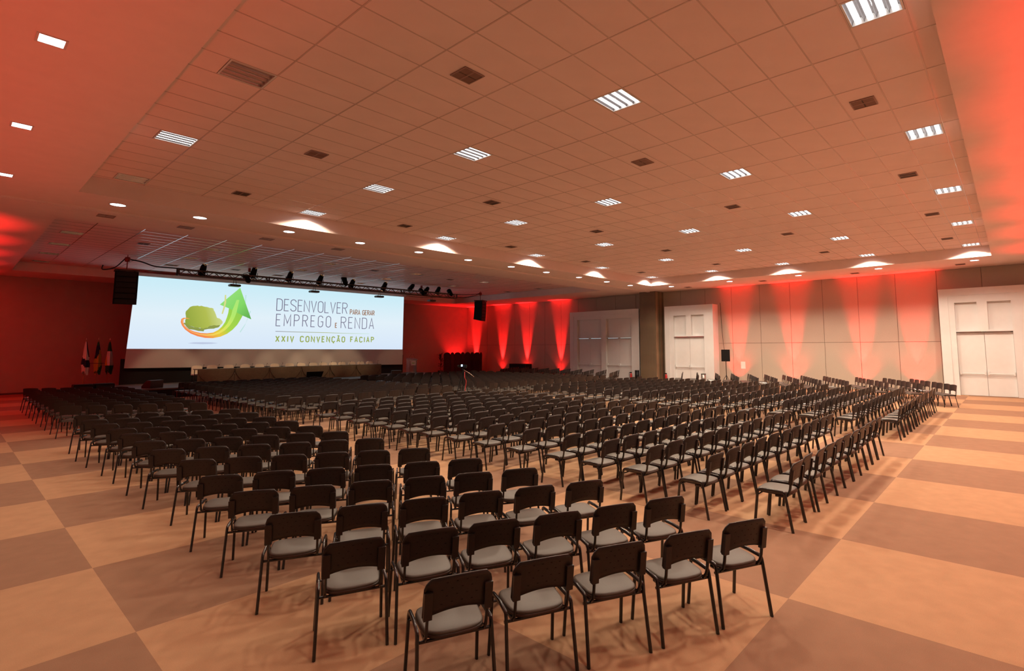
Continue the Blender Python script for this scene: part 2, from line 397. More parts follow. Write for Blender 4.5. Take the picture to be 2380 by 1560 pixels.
for ci, (k, sd) in enumerate(FX):
    xg = GX0+GXP*k; x0 = xg+0.012 if sd > 0 else xg-0.612
    for ri, ky in enumerate(FYK):
        yc = GY0+GYP*(ky+0.5)
        lit = not (ci == 0 and ri in (2, 4))
        st = 'lit' if lit else 'unlit'
        fixture(x0, yc, lit, f'{st} four-tube ceiling light, {ORD[ci+1]} from left in {ORD[5-ri]} row from the stage', P_FIXTURE*[0.30, 0.75, 1, 1.12, 1.15, 1.15][ci]*[1.22, 1.05, 1, 1, 0.72][ri] if lit else 0, 'four-tube lights over the hall seating')
for ci, (k, sd) in enumerate(FX):
    xg = GX0+GXP*k; x0 = xg+0.012 if sd > 0 else xg-0.612
    for ri, yy in enumerate(SFY):
        kk = math.floor((yy-SYP)/GYP); yc = SYP+GYP*(kk+0.5)
        fixture(x0, yc, False, f'unlit stage ceiling light, {ORD[ci+1]} from left in {ORD[5-ri]} row from screen wall', 0, 'unlit lights over the stage')

vm = MB(); vs2 = 0.37
vm.box((0, 0, -0.012), (vs2, 0.02, 0)); vm.box((0, vs2-0.02, -0.012), (vs2, vs2, 0)); vm.box((0, 0.02, -0.012), (0.02, vs2-0.02, 0)); vm.box((vs2-0.02, 0.02, -0.012), (vs2, vs2-0.02, 0)); vm.box((0.176, 0.02, -0.011), (0.194, vs2-0.02, 0))
VF = vm.mesh('vent_frame', 'vent_metal')
vm = MB(); vm.box((0.02, 0.02, -0.002), (vs2-0.02, vs2-0.02, 0)); VB = vm.mesh('vent_back', 'vent_dark'); VB2 = vm.mesh('vent_back', 'vent_pale')
vm = MB(); vm.add([(0, 0.02, -0.002), (0, 0.175, -0.002), (0.010, 0.175, -0.010), (0.010, 0.02, -0.010)], [(0,1,2,3)]); vm.add([(0.001, 0.02, -0.001), (0.001, 0.175, -0.001), (0.011, 0.175, -0.010), (0.011, 0.02, -0.010)], [(0,3,2,1)])
VSL = vm.mesh('louver', 'vent_metal')
def y0_pale(y): return y > 12
def vent(xc, yc, z, label, group, slats=True, sx=1.0):
    t = thing('air_vent', label, 'air vent', (xc-vs2*sx/2, yc-vs2/2, z-0.0045), 0, group); t.scale = (sx, 1, 1)
    link('vent_frame', VF, t); link('vent_back', VB2 if z == ZS and y0_pale(yc) else VB, t)
    if slats:
        for i in range(14):
            for q in (0, 1): link('louver', VSL, t, (0.024+0.0235*i, 0.0 if q == 0 else 0.175, 0))
for ri, ky in enumerate([-7, 0, 8, 15]):
    for ci, k in enumerate([1, 5, 9, 13, 17]):
        if ri == 0 and ci == 0: continue
        x, y = GX0+GXP*(k+0.5), GY0+GYP*(ky+0.5)
        vent(x, y, ZC, f'brown square air vent, {ORD[ci+1]} from left in {ORD[4-ri]} vent row from the stage', 'air vents in the hall ceiling', slats=(Vector((x, y, ZC))-CAM).length < 14)
for i, (x, y) in enumerate([(28.35, 9.6), (28.35, 5.0), (28.35, 0.34), (28.3, -3.95)]):
    vent(x, y, ZS, f'flat air vent in right soffit, {ORD[i+1]} from the wooden column', 'air vents in the right soffit', False)
for i, (x, y) in enumerate([(1.5, 13.5), (3.35, 13.5), (5.64, 13.5), (8.1, 13.5)]):
    vent(x, y, ZS, f'flat air vent in cross soffit behind the track, {ORD[i+1]} from left', 'air vents in the cross soffit', False)
for i, (x, y) in enumerate([(3.63, 20.32), (8.46, 25.4), (13.4, 20.25), (18.4, 20.3)]):
    vent(x, y, ZC, f'air vent in the stage ceiling, {ORD[i+1]} from left', 'air vents over the stage', False)

dm = MB(); dm.lathe([(0.18, -0.001), (0.18, -0.008), (0.158, -0.010), (0.152, 0.0)], n=24); DR = dm.mesh('trim_ring', 'white_metal')
dm = MB(); dm.lathe([(0.154, -0.004), (0.0, -0.006)], n=20); DD = dm.mesh('lens', 'downlight_lit')
dm = MB(); dm.box((-.137, -.137, -.008), (.137, -.112, -.001)); dm.box((-.137, .112, -.008), (.137, .137, -.001)); dm.box((-.137, -.112, -.008), (-.112, .112, -.001)); dm.box((.112, -.112, -.008), (.137, .112, -.001)); DRQ = dm.mesh('trim_frame', 'white_metal')
dm = MB(); dm.add([(-.112, -.112, -.004), (-.112, .112, -.004), (.112, .112, -.004), (.112, -.112, -.004)], [(0, 1, 2, 3)]); DDQ = dm.mesh('lens', 'downlight_lit')
def downlight(x, y, label, group, lamp=True, square=False):
    t = thing('downlight', label, 'downlight', (x, y, ZS-0.0005), 0, group)
    link('trim_frame' if square else 'trim_ring', DRQ if square else DR, t); link('lens', DDQ if square else DD, t)
    if lamp: spot('lamp', (x, y, ZS-0.03), (x, y, 0), P_DOWN*(0.45 if 11 < y < 12 else 1.0), WARM, math.radians(84), 0.5, 0.10, t)
for i, x in enumerate([1.47, 3.26, 5.66, 8.05, 10.45, 12.87, 15.37, 17.75, 20.3, 22.8, 25.2]):
    downlight(x, 11.78, f'round downlight on cross soffit facing the seats, {ORD[i+1]} from left', 'downlights on the cross soffit')
for i, y in enumerate([10.21, 6.5, 2.78, -0.87, -4.5]):
    downlight(27.36, y, f'round downlight on right soffit, {ORD[i+1]} from the wooden column', 'downlights on the right soffit')
for i, y in enumerate([3.03, 6.76, 10.53]):
    downlight(-0.585, y, f'square downlight on left soffit, {ORD[i+1]} from the camera', 'downlights on the left soffit', True, True)

# ================================================================== CHAIRS
def smooth_path(pts, n=3, fr=0.42):
    P = [Vector(p) for p in pts]; out = [P[0]]
    for i in range(1, len(P)-1):
        a = P[i].lerp(P[i-1], min(fr, fr*0.45/(P[i]-P[i-1]).length) if fr < .3 else fr); b = P[i].lerp(P[i+1], min(.45, fr*0.45/(P[i]-P[i+1]).length) if fr < .3 else fr)
        for k in range(n+1):
            t = k/n; out.append((1-t)**2*a + 2*t*(1-t)*P[i] + t*t*b)
    out.append(P[-1]); return out
def seat_ring(a, yb, yf, n=28, e=4.2):
    o = []
    for k in range(n):
        th = 2*PI*k/n; c, s = math.cos(th), math.sin(th)
        x = math.copysign(abs(c)**(2/e), c); y = math.copysign(abs(s)**(2/e), s)
        yy = y*(yf if y > 0 else -yb) if True else 0
        xx = a*x*(1.0 + 0.05*y)
        if y < 0: yy -= 0.02*(1-x*x)
        o.append((xx, yy))
    return o
def chair_parts():
    R = {}
    ring = seat_ring(0.205, -0.185, 0.225)
    def ztop(x, y, r): return 0.462 + 0.005*(1-r*r) - 0.9*max(0, y-0.14)**2 - 0.006*max(0.0, r-0.93)/0.07
    m = MB(); n = len(ring); vs_ = [(0, 0, 0.467)]; fs = []
    for ri, r in enumerate((0.5, 0.93, 1.0)):
        for x, y in ring: vs_.append((x*r, y*r, ztop(x*r, y*r, r)))
    for x, y in ring: vs_.append((x*1.008, y*1.008, ztop(x, y, 1)-0.008))
    for x, y in ring: vs_.append((x*0.995, y*0.995, 0.441))
    for k in range(n):
        k2 = (k+1) % n; fs.append((0, 1+k, 1+k2))
        for q in range(4): fs.append((1+q*n+k, 1+(q+1)*n+k, 1+(q+1)*n+k2, 1+q*n+k2))
    fs.append(tuple(1+4*n+k for k in range(n-1, -1, -1)))
    m.add(vs_, fs, 0, True); R['seat'] = m.mesh('seat', 'chair_seat')
    m = MB(); vs_ = [(x*1.0, y*1.0, 0.442) for x, y in ring] + [(x*1.025, y*1.025, 0.438) for x, y in ring] + [(x*1.02, y*1.02, 0.422) for x, y in ring] + [(x*0.8, y*0.8, 0.404) for x, y in ring]
    fs = [(q*n+k, (q+1)*n+k, (q+1)*n+(k+1) % n, q*n+(k+1) % n) for q in range(3) for k in range(n)] + [tuple(3*n+k for k in range(n-1, -1, -1))]
    m.add(vs_, fs, 0, True); m.box((-0.05, -0.06, 0.380), (0.05, 0.02, 0.405)); R['seat_shell'] = m.mesh('seat_shell', 'chair_shell')
    # backrest: curved shell with arched lower edge and rounded upper corners
    nu, nv = 14, 6; t = 0.016
    def bp(u, v, back):
        hw = 0.226 - 0.006*v
        zt = 0.815 + 0.012*(1-u*u); zb = 0.574 + 0.036*max(0.0, 1-(u/0.86)**2)
        cr = max(0.0, abs(u)-0.84)/0.16; zt -= 0.030*cr*cr
        z = zb+(zt-zb)*v; x = u*hw
        if v > 0.8: x *= 1 - 0.05*((v-0.8)/0.2)**2
        y = -0.200 - 0.150*(z-0.5) - 0.022*(1-u*u) + (0 if back else t) - 0.012*max(0, (v-0.8)/0.2)**2*(1 if back else 1)
        return (x, y, z)
    m = MB(); vs_ = []; fs = []
    for back in (0, 1):
        for j in range(nv+1):
            for i in range(nu+1): vs_.append(bp(-1+2*i/nu, j/nv, back))
    q = (nu+1)*(nv+1); st = nu+1
    for j in range(nv):
        for i in range(nu):
            a = j*st+i; fs.append((a, a+st, a+st+1, a+1)); fs.append((q+a, q+a+1, q+a+st+1, q+a+st))
    edge = [i for i in range(nu)], 
    for i in range(nu):
        fs.append((i, i+1, q+i+1, q+i)); a = nv*st+i; fs.append((a, q+a, q+a+1, a+1))
    for j in range(nv):
        a = j*st; fs.append((a, q+a, q+a+st, a+st)); a = j*st+nu; fs.append((a, a+st, q+a+st, q+a))
    m.add(vs_, fs, 0, True)
    for sx in (-1, 1):   # sleeves that take the uprights
        p = []
        for z in (0.562, 0.735):
            yb = -0.200-0.150*(z-0.5)
            x0, x1 = sx*0.168, sx*0.222
            xa, xb = min(x0, x1), max(x0, x1)
            p += [(xa, yb-0.032, z), (xb, yb-0.026, z), (xb, yb+0.014, z), (xa, yb+0.010, z)]
        m.hexa(p)
    for row, vv in enumerate((0.22, 0.42, 0.62, 0.80)):
        for c in range(4):
            u = -0.50+0.29*c + (0.14 if row % 2 else 0.0)
            if abs(u) > 0.66: continue
            x, y, z = bp(u, vv, 1); y -= 0.0012
            m.add([(x-0.0065, y, z-0.0025), (x+0.0065, y, z-0.0025), (x+0.0065, y-0.0005, z+0.0025), (x-0.0065, y-0.0005, z+0.0025)], [(0,1,2,3)], 1)
    R['backrest'] = m.mesh('backrest', ['chair_plastic', 'chair_hole'])
    for s, nm in ((-1, 'L'), (1, 'R')):
        m = MB(); m.tube(smooth_path([(s*0.192, -0.02, 0.402), (s*0.194, -0.190, 0.404), (s*0.195, -0.225, 0.64)]), 0.010, 0.016, n=8, side=(1, 0, 0)); R['up'+nm] = m.mesh('back_upright', 'chair_metal')
        m = MB(); m.tube(smooth_path([(s*0.254, 0.232, 0.0), (s*0.243, 0.182, 0.462), (s*0.240, 0.0, 0.468)], 4, .12), 0.0125, 0.0185, n=8, side=(1, 0, 0)); R['fl'+nm] = m.mesh('leg', 'chair_metal')
        m = MB(); m.tube(smooth_path([(s*0.240, 0.0, 0.468), (s*0.243, -0.152, 0.460), (s*0.254, -0.238, 0.0)], 4, .12), 0.0125, 0.0185, n=8, side=(1, 0, 0)); R['rl'+nm] = m.mesh('leg', 'chair_metal')
    m = MB(); m.tube([(-0.255, -0.150, 0.400), (0.255, -0.150, 0.400)], 0.011, n=8)
    R['crossbar'] = m.mesh('crossbar', 'chair_metal')
    m = MB(); m.tube([(-0.256, 0.168, 0.400), (0.256, 0.168, 0.400)], 0.009, n=8); R['crossbar2'] = m.mesh('crossbar', 'chair_metal')
    return R
CP = chair_parts()
CORDER = [('seat', 'seat'), ('seat_shell', 'seat_shell'), ('backrest', 'backrest'), ('back_upright', 'upL'), ('back_upright', 'upR'),
          ('leg', 'flL'), ('leg', 'flR'), ('leg', 'rlL'), ('leg', 'rlR'), ('crossbar', 'crossbar'), ('crossbar', 'crossbar2')]
def low_chair():
    m = MB()
    def T(p, q, r): m.tube([p, q], r, n=4, mi=2, caps=False, smooth=False)
    m.hexa([(-0.19,-0.20,0.41),(0.19,-0.20,0.41),(0.21,0.22,0.41),(-0.21,0.22,0.41),(-0.185,-0.195,0.46),(0.185,-0.195,0.46),(0.205,0.20,0.458),(-0.205,0.20,0.458)], 1)
    us = (-1, -0.5, 0, 0.5, 1); f = []; b = []
    for u in us:
        for v in (0, 0.9, 1):
            zt = 0.811+0.014*(1-u*u); zb = 0.570+0.030*(1-u*u); z = zb+(zt-zb)*v; x = u*0.224*(0.96 if v == 1 else 1)
            y = -0.200-0.15*(z-0.5)-0.022*(1-u*u); f.append((x, y+0.016, z)); b.append((x, y, z))
    n = len(f); fs = []
    for i in range(4):
        for j in range(2):
            a = i*3+j; fs.append((a, a+1, a+4, a+3)); fs.append((n+a, n+a+3, n+a+4, n+a+1))
        fs.append((i*3, i*3+3, n+i*3+3, n+i*3)); fs.append((i*3+2, n+i*3+2, n+i*3+5, i*3+5))
    for j in range(2): fs.append((j, n+j, n+j+1, j+1)); fs.append((12+j, 13+j, n+13+j, n+12+j))
    m.add(f+b, fs, 0)
    for s in (-1, 1):
        T((s*0.195, -0.20, 0.41), (s*0.195, -0.218, 0.62), 0.014); T((s*0.254, 0.232, 0), (s*0.243, 0.178, 0.45), 0.013)
        T((s*0.254, -0.238, 0), (s*0.243, -0.148, 0.45), 0.013); T((s*0.243, 0.178, 0.45), (s*0.243, -0.148, 0.45), 0.012)
    return m
LOW = low_chair()
chairs = []   # (x, y, heading, block, row, seat)
def row(block, ri, a, b, n):
    A, B = Vector(a), Vector(b); d = (B-A).normalized(); f = Vector((-d.y, d.x)); h = math.atan2(f.y, f.x)-PI/2
    for i in range(n):
        p = A.lerp(B, i/(n-1)) + f*0.255
        chairs.append((p.x+random.uniform(-.012, .012), p.y+random.uniform(-.018, .018), h+math.radians(random.uniform(-2.2, 2.2)), block, ri, i+1))
left1 = [((1.09, -2.71), (3.29, -3.75), 5), ((.96, -1.63), (3.44, -2.88), 6), ((.96, -.57), (3.44, -1.88), 6), ((1.0, .49), (3.41, -.94), 6), ((.99, 1.52), (3.37, .04), 6),
         ((1.08, 2.74), (3.35, 1.18), 6), ((1.04, 3.91), (3.38, 2.46), 6), ((1.04, 4.96), (3.36, 3.59), 6), ((1.06, 6.05), (3.37, 4.62), 6), ((1.03, 6.94), (3.37, 5.64), 6),
         ((.98, 8.02), (3.35, 6.7), 6), ((.94, 8.96), (3.39, 7.82), 6), ((.97, 10.11), (3.37, 8.92), 6)]
for i, (a, b, n) in enumerate(left1): row('near left angled block', i+1, a, b, n)
for i in range(10): row('far left angled block', i+1, (1.02, 12.98+1.047*i), (3.38, 11.38+1.047*i), 6)
yc1 = [-3.35, -2.35, -1.42, -.62, .20, 1.11, 2.06, 2.95, 3.81, 4.58, 5.36, 6.10, 6.92, 7.80, 8.72]
for i, y in enumerate(yc1):
    if i == 0: row('near centre-left block', 1, (5.94, y), (11.34, y), 11)
    else: row('near centre-left block', i+1, (5.75, y), (11.25, y-0.12), 11)
    if i == 0: row('near centre-right block', 1, (14.16, -3.33), (20.95, -3.38), 13)
    else: row('near centre-right block', i+1, (13.80, y-0.10), (21.05, y-0.13), 14)
for i in range(15): row('far centre-left block', i+1, (5.68, 10.83+.79*i), (11.2, 10.78+.79*i), 11)
for i in range(14): row('far centre-right block', i+1, (13.5, 10.78+.79*i), (20.9, 10.7+.79*i), 14)
rf = [-2.04, -1.0, .15, 1.55, 2.62, 3.5, 4.45, 5.3, 6.25, 7.15, 8.3, 9.2]
for i, y in enumerate(rf): row('near right angled block', i+1, (23.35, y-1.72), (26.65, y), 8)
for i in range(10): row('far right angled block', i+1, (23.2, 11.85+1.0*i), (26.45, 13.55+1.0*i), 8)
def vis_chair(c):
    return in_view((c[0], c[1], 0.8), 30) or in_view((c[0], c[1], 0.4), 30)
order = sorted(range(len(chairs)), key=lambda i: (0 if vis_chair(chairs[i]) else 1, (Vector((chairs[i][0], chairs[i][1], .5))-CAM).length))
near = set(order[:300])
farm = MB()
for i, (x, y, h, blk, r, s) in enumerate(chairs):
    if i in near:
        t = thing('stacking_chair', f'brown chair, {ORD[s]} from left in {ORD[r]} row from back of {blk}', 'chair', (x, y, 0), h, 'chairs in the ' + blk)
        for nm, k in CORDER: link(nm, CP[k], t)
    else:
        c, sn = math.cos(h), math.sin(h); o = len(farm.v)
        farm.v += [(x+vx*c-vy*sn, y+vx*sn+vy*c, vz) for vx, vy, vz in LOW.v]
        farm.f += [tuple(o+k for k in f) for f in LOW.f]; farm.mi += LOW.mi; farm.sm += LOW.sm
fc = farm.obj('distant_chairs', ['chair_plastic', 'chair_seat', 'chair_metal'])
tag(fc, 'distant rows of brown chairs filling the hall toward the stage', 'chairs', None, 'stuff')

# ================================================================== STAGE
STZ = 0.45
t = thing('stage_platform', 'low black stage platform under the projection screen', 'stage', (0, 0, 0))
m = MB(); m.box((4.25, 24.5, STZ-0.06), (22.0, 29.6, STZ)); m.obj('deck', 'stage_deck', t)
m = MB()
n = 90
for i in range(n):
    x0 = 4.3+17.65*i/n; x1 = 4.3+17.65*(i+1)/n
    ya, yb = (24.53, 24.56) if i % 2 else (24.56, 24.53)
    m.add([(x0, ya, 0), (x1, yb, 0), (x1, yb, STZ-0.06), (x0, ya, STZ-0.06)], [(0,1,2,3)])
m.box((4.28, 24.56, 0), (4.32, 29.58, STZ-0.06)); m.box((21.93, 24.56, 0), (21.97, 29.58, STZ-0.06)); m.obj('skirt', 'black_cloth', t)

# screen -------------------------------------------------------------
sc = thing('projection_screen', 'huge wide projection screen with green arrow logo and slogan', 'screen', (0, 0, 0))
YSC = 29.0
m = MB(); m.add([(4.83, YSC, 1.27), (20.82, YSC, 1.03), (20.81, YSC, 6.08), (5.03, YSC, 6.08), (4.83, YSC+.02, 1.27), (20.82, YSC+.02, 1.03), (20.81, YSC+.02, 6.08), (5.03, YSC+.02, 6.08)],
      [(0,1,2,3),(7,6,5,4),(0,4,5,1),(1,5,6,2),(2,6,7,3),(3,7,4,0)]); m.obj('fabric', 'screen_fabric', sc)
im = bpy.data.materials.new('projected_image'); im.use_nodes = True; nt = im.node_tree; nt.nodes.clear()
e = nt.nodes.new('ShaderNodeEmission'); o = nt.nodes.new('ShaderNodeOutputMaterial'); nt.links.new(e.outputs[0], o.inputs[0]); e.inputs[1].default_value = E_SCREEN
g = nt.nodes.new('ShaderNodeNewGeometry'); sx = nt.nodes.new('ShaderNodeSeparateXYZ'); nt.links.new(g.outputs['Position'], sx.inputs[0])
mr = nt.nodes.new('ShaderNodeMapRange'); mr.inputs[1].default_value = 2.2; mr.inputs[2].default_value = 6.0; nt.links.new(sx.outputs['Z'], mr.inputs[0])
rr = nt.nodes.new('ShaderNodeValToRGB'); nt.links.new(mr.outputs[0], rr.inputs[0]); nt.links.new(rr.outputs[0], e.inputs[0])
rr.color_ramp.elements[0].color = (0.72, 0.84, 1.0, 1); rr.color_ramp.elements[1].color = (0.62, 0.88, 0.98, 1)
x_ = rr.color_ramp.elements.new(0.5); x_.color = (0.80, 0.92, 1.0, 1)
MAT['projected_image'] = im
m = MB(); m.add([(4.87, YSC-.004, 2.27), (20.79, YSC-.004, 2.15), (20.79, YSC-.004, 6.05), (5.05, YSC-.004, 6.05)], [(0,1,2,3)]); m.obj('projected_image', 'projected_image', sc)
m = MB(); m.box((4.9, YSC-.06, 6.08), (20.95, YSC+.08, 6.22)); m.obj('screen_case', 'white_metal', sc)
m = MB(); m.tube([(4.83, YSC, 1.27), (20.82, YSC, 1.03)], 0.02, n=8); m.obj('bottom_bar', 'dark_metal', sc)
m = MB(); m.box((4.70, YSC+.15, STZ), (20.95, YSC+.20, 1.75)); m.obj('backdrop', 'black_cloth', sc)

# stroke lettering ---------------------------------------------------
def arc(cx, cy, rx, ry, a0, a1, n=6):
    return [(cx+rx*math.cos(math.radians(a0+(a1-a0)*k/n)), cy+ry*math.sin(math.radians(a0+(a1-a0)*k/n))) for k in range(n+1)]
OV = arc(.5, .78, .5, .22, 0, 180) + arc(.5, .22, .5, .22, 180, 360) + [(1, .78)]
GL = {
 'D': [[(0,0),(0,1),(.5,1)] + arc(.5, .78, .5, .22, 90, 0)[1:] + arc(.5, .22, .5, .22, 0, -90) + [(0,0)]],
 'E': [[(1,1),(0,1),(0,0),(1,0)], [(0,.52),(.85,.52)]], 'F': [[(1,1),(0,1),(0,0)], [(0,.52),(.85,.52)]],
 'S': [arc(.5, .80, .5, .20, 0, 180) + [(0,.70),(.12,.6),(.88,.4),(1,.3)] + arc(.5, .20, .5, .20, 0, -180)],
 'N': [[(0,0),(0,1),(1,0),(1,1)]], 'V': [[(0,1),(.5,0),(1,1)]], 'O': [OV], 'L': [[(0,1),(0,0),(1,0)]],
 'R': [[(0,0),(0,1),(.55,1)] + arc(.55, .76, .45, .24, 90, -90)[1:] + [(0,.52)], [(.5,.52),(1,0)]],
 'P': [[(0,0),(0,1),(.55,1)] + arc(.55, .75, .45, .25, 90, -90)[1:] + [(0,.50)]],
 'A': [[(0,0),(.5,1),(1,0)], [(.16,.3),(.84,.3)]],
 'G': [arc(.5, .78, .5, .22, 10, 180) + arc(.5, .22, .5, .22, 180, 360) + [(1,.48),(.55,.48)]],
 'M': [[(0,0),(0,1),(.5,.25),(1,1),(1,0)]], 'I': [[(.5,0),(.5,1)]], 'X': [[(0,0),(1,1)], [(0,1),(1,0)]],
 'C': [arc(.5, .78, .5, .22, 0, 180) + arc(.5, .22, .5, .22, 180, 360)],
}
GL['Ç'] = GL['C'] + [[(.5,0),(.5,-.10),(.62,-.16),(.42,-.22)]]; GL['Ã'] = GL['A'] + [[(.15,1.14),(.35,1.22),(.65,1.14),(.85,1.22)]]
def ribbon(mb, pts, wd, y):
    P = [Vector(p) for p in pts]; n = len(P); L_ = []; R_ = []
    closed = (P[0]-P[-1]).length < 1e-4
    for i in range(n):
        a = P[i-1] if i > 0 else (P[-2] if closed else P[0]); b = P[i+1] if i < n-1 else (P[1] if closed else P[-1])
        d1 = (P[i]-a); d2 = (b-P[i])
        d1 = d1.normalized() if d1.length > 1e-6 else d2.normalized(); d2 = d2.normalized() if d2.length > 1e-6 else d1
        n1 = Vector((-d1.y, d1.x)); n2 = Vector((-d2.y, d2.x)); k = (n1+n2)
        k = k.normalized() if k.length > 1e-3 else n1
        sc_ = wd/2/max(0.35, k.dot(n1)); L_.append(P[i]+k*sc_); R_.append(P[i]-k*sc_)
    vs_ = [(v.x, y, v.y) for v in L_] + [(v.x, y, v.y) for v in R_]
    mb.add(vs_, [(i, n+i, n+i+1, i+1) for i in range(n-1)])
def lettering(txt, x0, x1, z0, z1, stroke, gap, colr, nm, strength=0.9):
    wd = {'I': 0.08, 'M': 1.25, ' ': 0.55, 'E': 0.82, 'L': 0.8, 'F': 0.82}
    tot = sum(wd.get(c, 1.0) for c in txt) + gap*(len(txt)-1); u = (x1-x0-stroke)/tot
    mb = MB(); x = x0+stroke/2; zz0 = z0+stroke/2; hh = z1-z0-stroke
    for c in txt:
        cw = wd.get(c, 1.0)*u
        if c != ' ':
            for st in GL[c]: ribbon(mb, [(x+p[0]*cw, zz0+p[1]*hh) for p in st], stroke, YSC-0.009)
        x += cw + gap*u
    if nm not in MAT: emat(nm, colr, strength)
    mb.obj('lettering', nm, sc)
GREY = (0.22, 0.21, 0.31)
lettering('DESENVOLVER', 11.91, 16.46, 4.57, 5.34, .050, .38, GREY, 'text_grey')
lettering('PARA GERAR', 16.63, 18.47, 4.54, 4.91, .052, .42, (0.38, 0.20, 0.12), 'text_orange')
lettering('EMPREGO', 11.92, 15.36, 3.62, 4.39, .050, .72, GREY, 'text_grey')
lettering('E', 15.63, 15.79, 3.61, 3.955, .052, .4, None, 'text_orange')
lettering('RENDA', 16.02, 18.45, 3.585, 4.375, .050, .55, GREY, 'text_grey')
lettering('XXIV CONVENÇÃO FACIAP', 11.94, 18.49, 2.64, 3.05, .066, .85, (0.36, 0.45, 0.10), 'text_green')
def gradient_mat(name, axis, v0, v1, stops, s=0.95):
    mm = bpy.data.materials.new(name); mm.use_nodes = True; nt = mm.node_tree; nt.nodes.clear()
    e = nt.nodes.new('ShaderNodeEmission'); o = nt.nodes.new('ShaderNodeOutputMaterial'); nt.links.new(e.outputs[0], o.inputs[0]); e.inputs[1].default_value = s
    g = nt.nodes.new('ShaderNodeNewGeometry'); sx = nt.nodes.new('ShaderNodeVectorMath'); sx.operation = 'DOT_PRODUCT'; sx.inputs[1].default_value = axis
    nt.links.new(g.outputs['Position'], sx.inputs[0])
    mr = nt.nodes.new('ShaderNodeMapRange'); mr.inputs[1].default_value = v0; mr.inputs[2].default_value = v1; nt.links.new(sx.outputs['Value'], mr.inputs[0])
    r = nt.nodes.new('ShaderNodeValToRGB'); nt.links.new(mr.outputs[0], r.inputs[0]); nt.links.new(r.outputs[0], e.inputs[0])
    el = r.color_ramp.elements; el[0].position, el[1].position = stops[0][0], stops[-1][0]; el[0].color = (*stops[0][1], 1); el[1].color = (*stops[-1][1], 1)
    for p, c in stops[1:-1]: q = el.new(p); q.color = (*c, 1)
    mm.cycles.emission_sampling = 'NONE'; MAT[name] = mm
gradient_mat('rule_col', (1,0,0), 11.9, 18.1, [(0, (.25,.24,.30)), (.5, (.40,.46,.12)), (1, (.62,.85,.75))])
m = MB(); m.add([(11.93, YSC-.009, 3.285), (18.12, YSC-.009, 3.235), (18.12, YSC-.009, 3.268), (11.93, YSC-.009, 3.318)], [(0,1,2,3)]); m.obj('rule', 'rule_col', sc)
SWO = [(7.52,3.87),(7.37,3.95),(7.2,3.95),(7.1,3.88),(7.08,3.71),(7.15,3.52),(7.31,3.3),(7.57,3.09),(7.89,2.95),(8.26,2.86),(8.63,2.85),(9.01,2.94),(9.33,3.11),(9.6,3.35),(9.83,3.65),(9.98,3.96),(10.08,4.19)]
SWI = [(7.51,3.88),(7.38,3.9),(7.27,3.9),(7.2,3.84),(7.2,3.7),(7.27,3.52),(7.46,3.33),(7.72,3.21),(8.04,3.13),(8.35,3.12),(8.64,3.17),(8.88,3.32),(9.06,3.53),(9.2,3.79),(9.28,4.08),(9.33,4.33),(9.35,4.58)]
HEAD = [(9.87,5.82),(10.55,3.99),(10.08,4.19),(9.35,4.58),(8.88,4.77)]
MAPO = [(7.27,4.13),(7.3,4.3),(7.4,4.47),(7.54,4.6),(7.8,4.64),(8.09,4.63),(8.33,4.58),(8.57,4.53),(8.65,4.36),(8.72,4.18),(8.76,4.02),(8.9,3.98),(8.99,3.91),(9.09,3.78),(9.05,3.69),(8.98,3.59),(8.76,3.55),(8.49,3.56),(8.36,3.45),(8.15,3.38),(7.92,3.41),(7.68,3.46),(7.5,3.53),(7.39,3.6),(7.29,3.69),(7.26,3.81),(7.3,3.93)]
MAPL = [(7.26,3.7),(7.39,3.6),(7.5,3.53),(7.68,3.46),(7.92,3.41),(8.15,3.38),(8.36,3.45),(8.49,3.56),(8.98,3.59),(8.9,3.49),(8.66,3.39),(8.39,3.36),(8.19,3.32),(8.18,3.21),(7.93,3.25),(7.66,3.31),(7.48,3.33),(7.4,3.42),(7.29,3.56),(7.21,3.62)]
def jag(P, a):
    out = []
    for (x, z), (u, v) in zip(P, P[1:]+P[:1]):
        n_ = max(1, int(math.hypot(u-x, v-z)/.07))
        for k in range(n_):
            t_ = k/n_; out.append((x+(u-x)*t_+random.uniform(-a, a), z+(v-z)*t_+random.uniform(-a, a)))
    return out
def flat(nm, pts, y, mt):
    m = MB(); m.add([(x, y, z) for x, z in pts], [tuple(range(len(pts)))]); ob = m.obj(nm, mt, sc)
    bm = bmesh.new(); bm.from_mesh(ob.data); bmesh.ops.triangulate(bm, faces=bm.faces[:]); bm.to_mesh(ob.data); bm.free()
gradient_mat('arrow_col', (.7,0,.72), 7.4, 11.2, [(0, (.95,.22,.07)), (.14, (.95,.28,.08)), (.28, (.85,.60,.05)), (.42, (.42,.70,.07)), (1, (.20,.62,.10))])
gradient_mat('arrow_light', (.7,0,.72), 7.4, 11.2, [(0, (1,.38,.16)), (.26, (.95,.72,.10)), (.42, (.72,.85,.12)), (.6, (.48,.86,.16)), (1, (.40,.83,.22))])
gradient_mat('head_col', (.75,0,-.66), 2.9, 5.4, [(0, (.36,.80,.24)), (.55, (.24,.72,.14)), (1, (.10,.36,.08))])
gradient_mat('map_col', (1,0,.3), 8.3, 10.3, [(0, (.28,.38,.05)), (.6, (.47,.54,.09)), (1, (.68,.75,.30))])
emat('map_low_col', (.30,.36,.08), .9); emat('bar_yellow', (.72,.75,.28), .95); emat('bar_pale', (.55,.82,.78), .95); emat('shade_blue', (.55,.62,.80), .95)
m = MB(); n = len(SWO); m.add([(x, YSC-.011, z) for x, z in SWO] + [(x, YSC-.011, z) for x, z in SWI], [(i, i+1, n+i+1, n+i) for i in range(n-1)]); m.obj('logo_swoosh', 'arrow_col', sc)
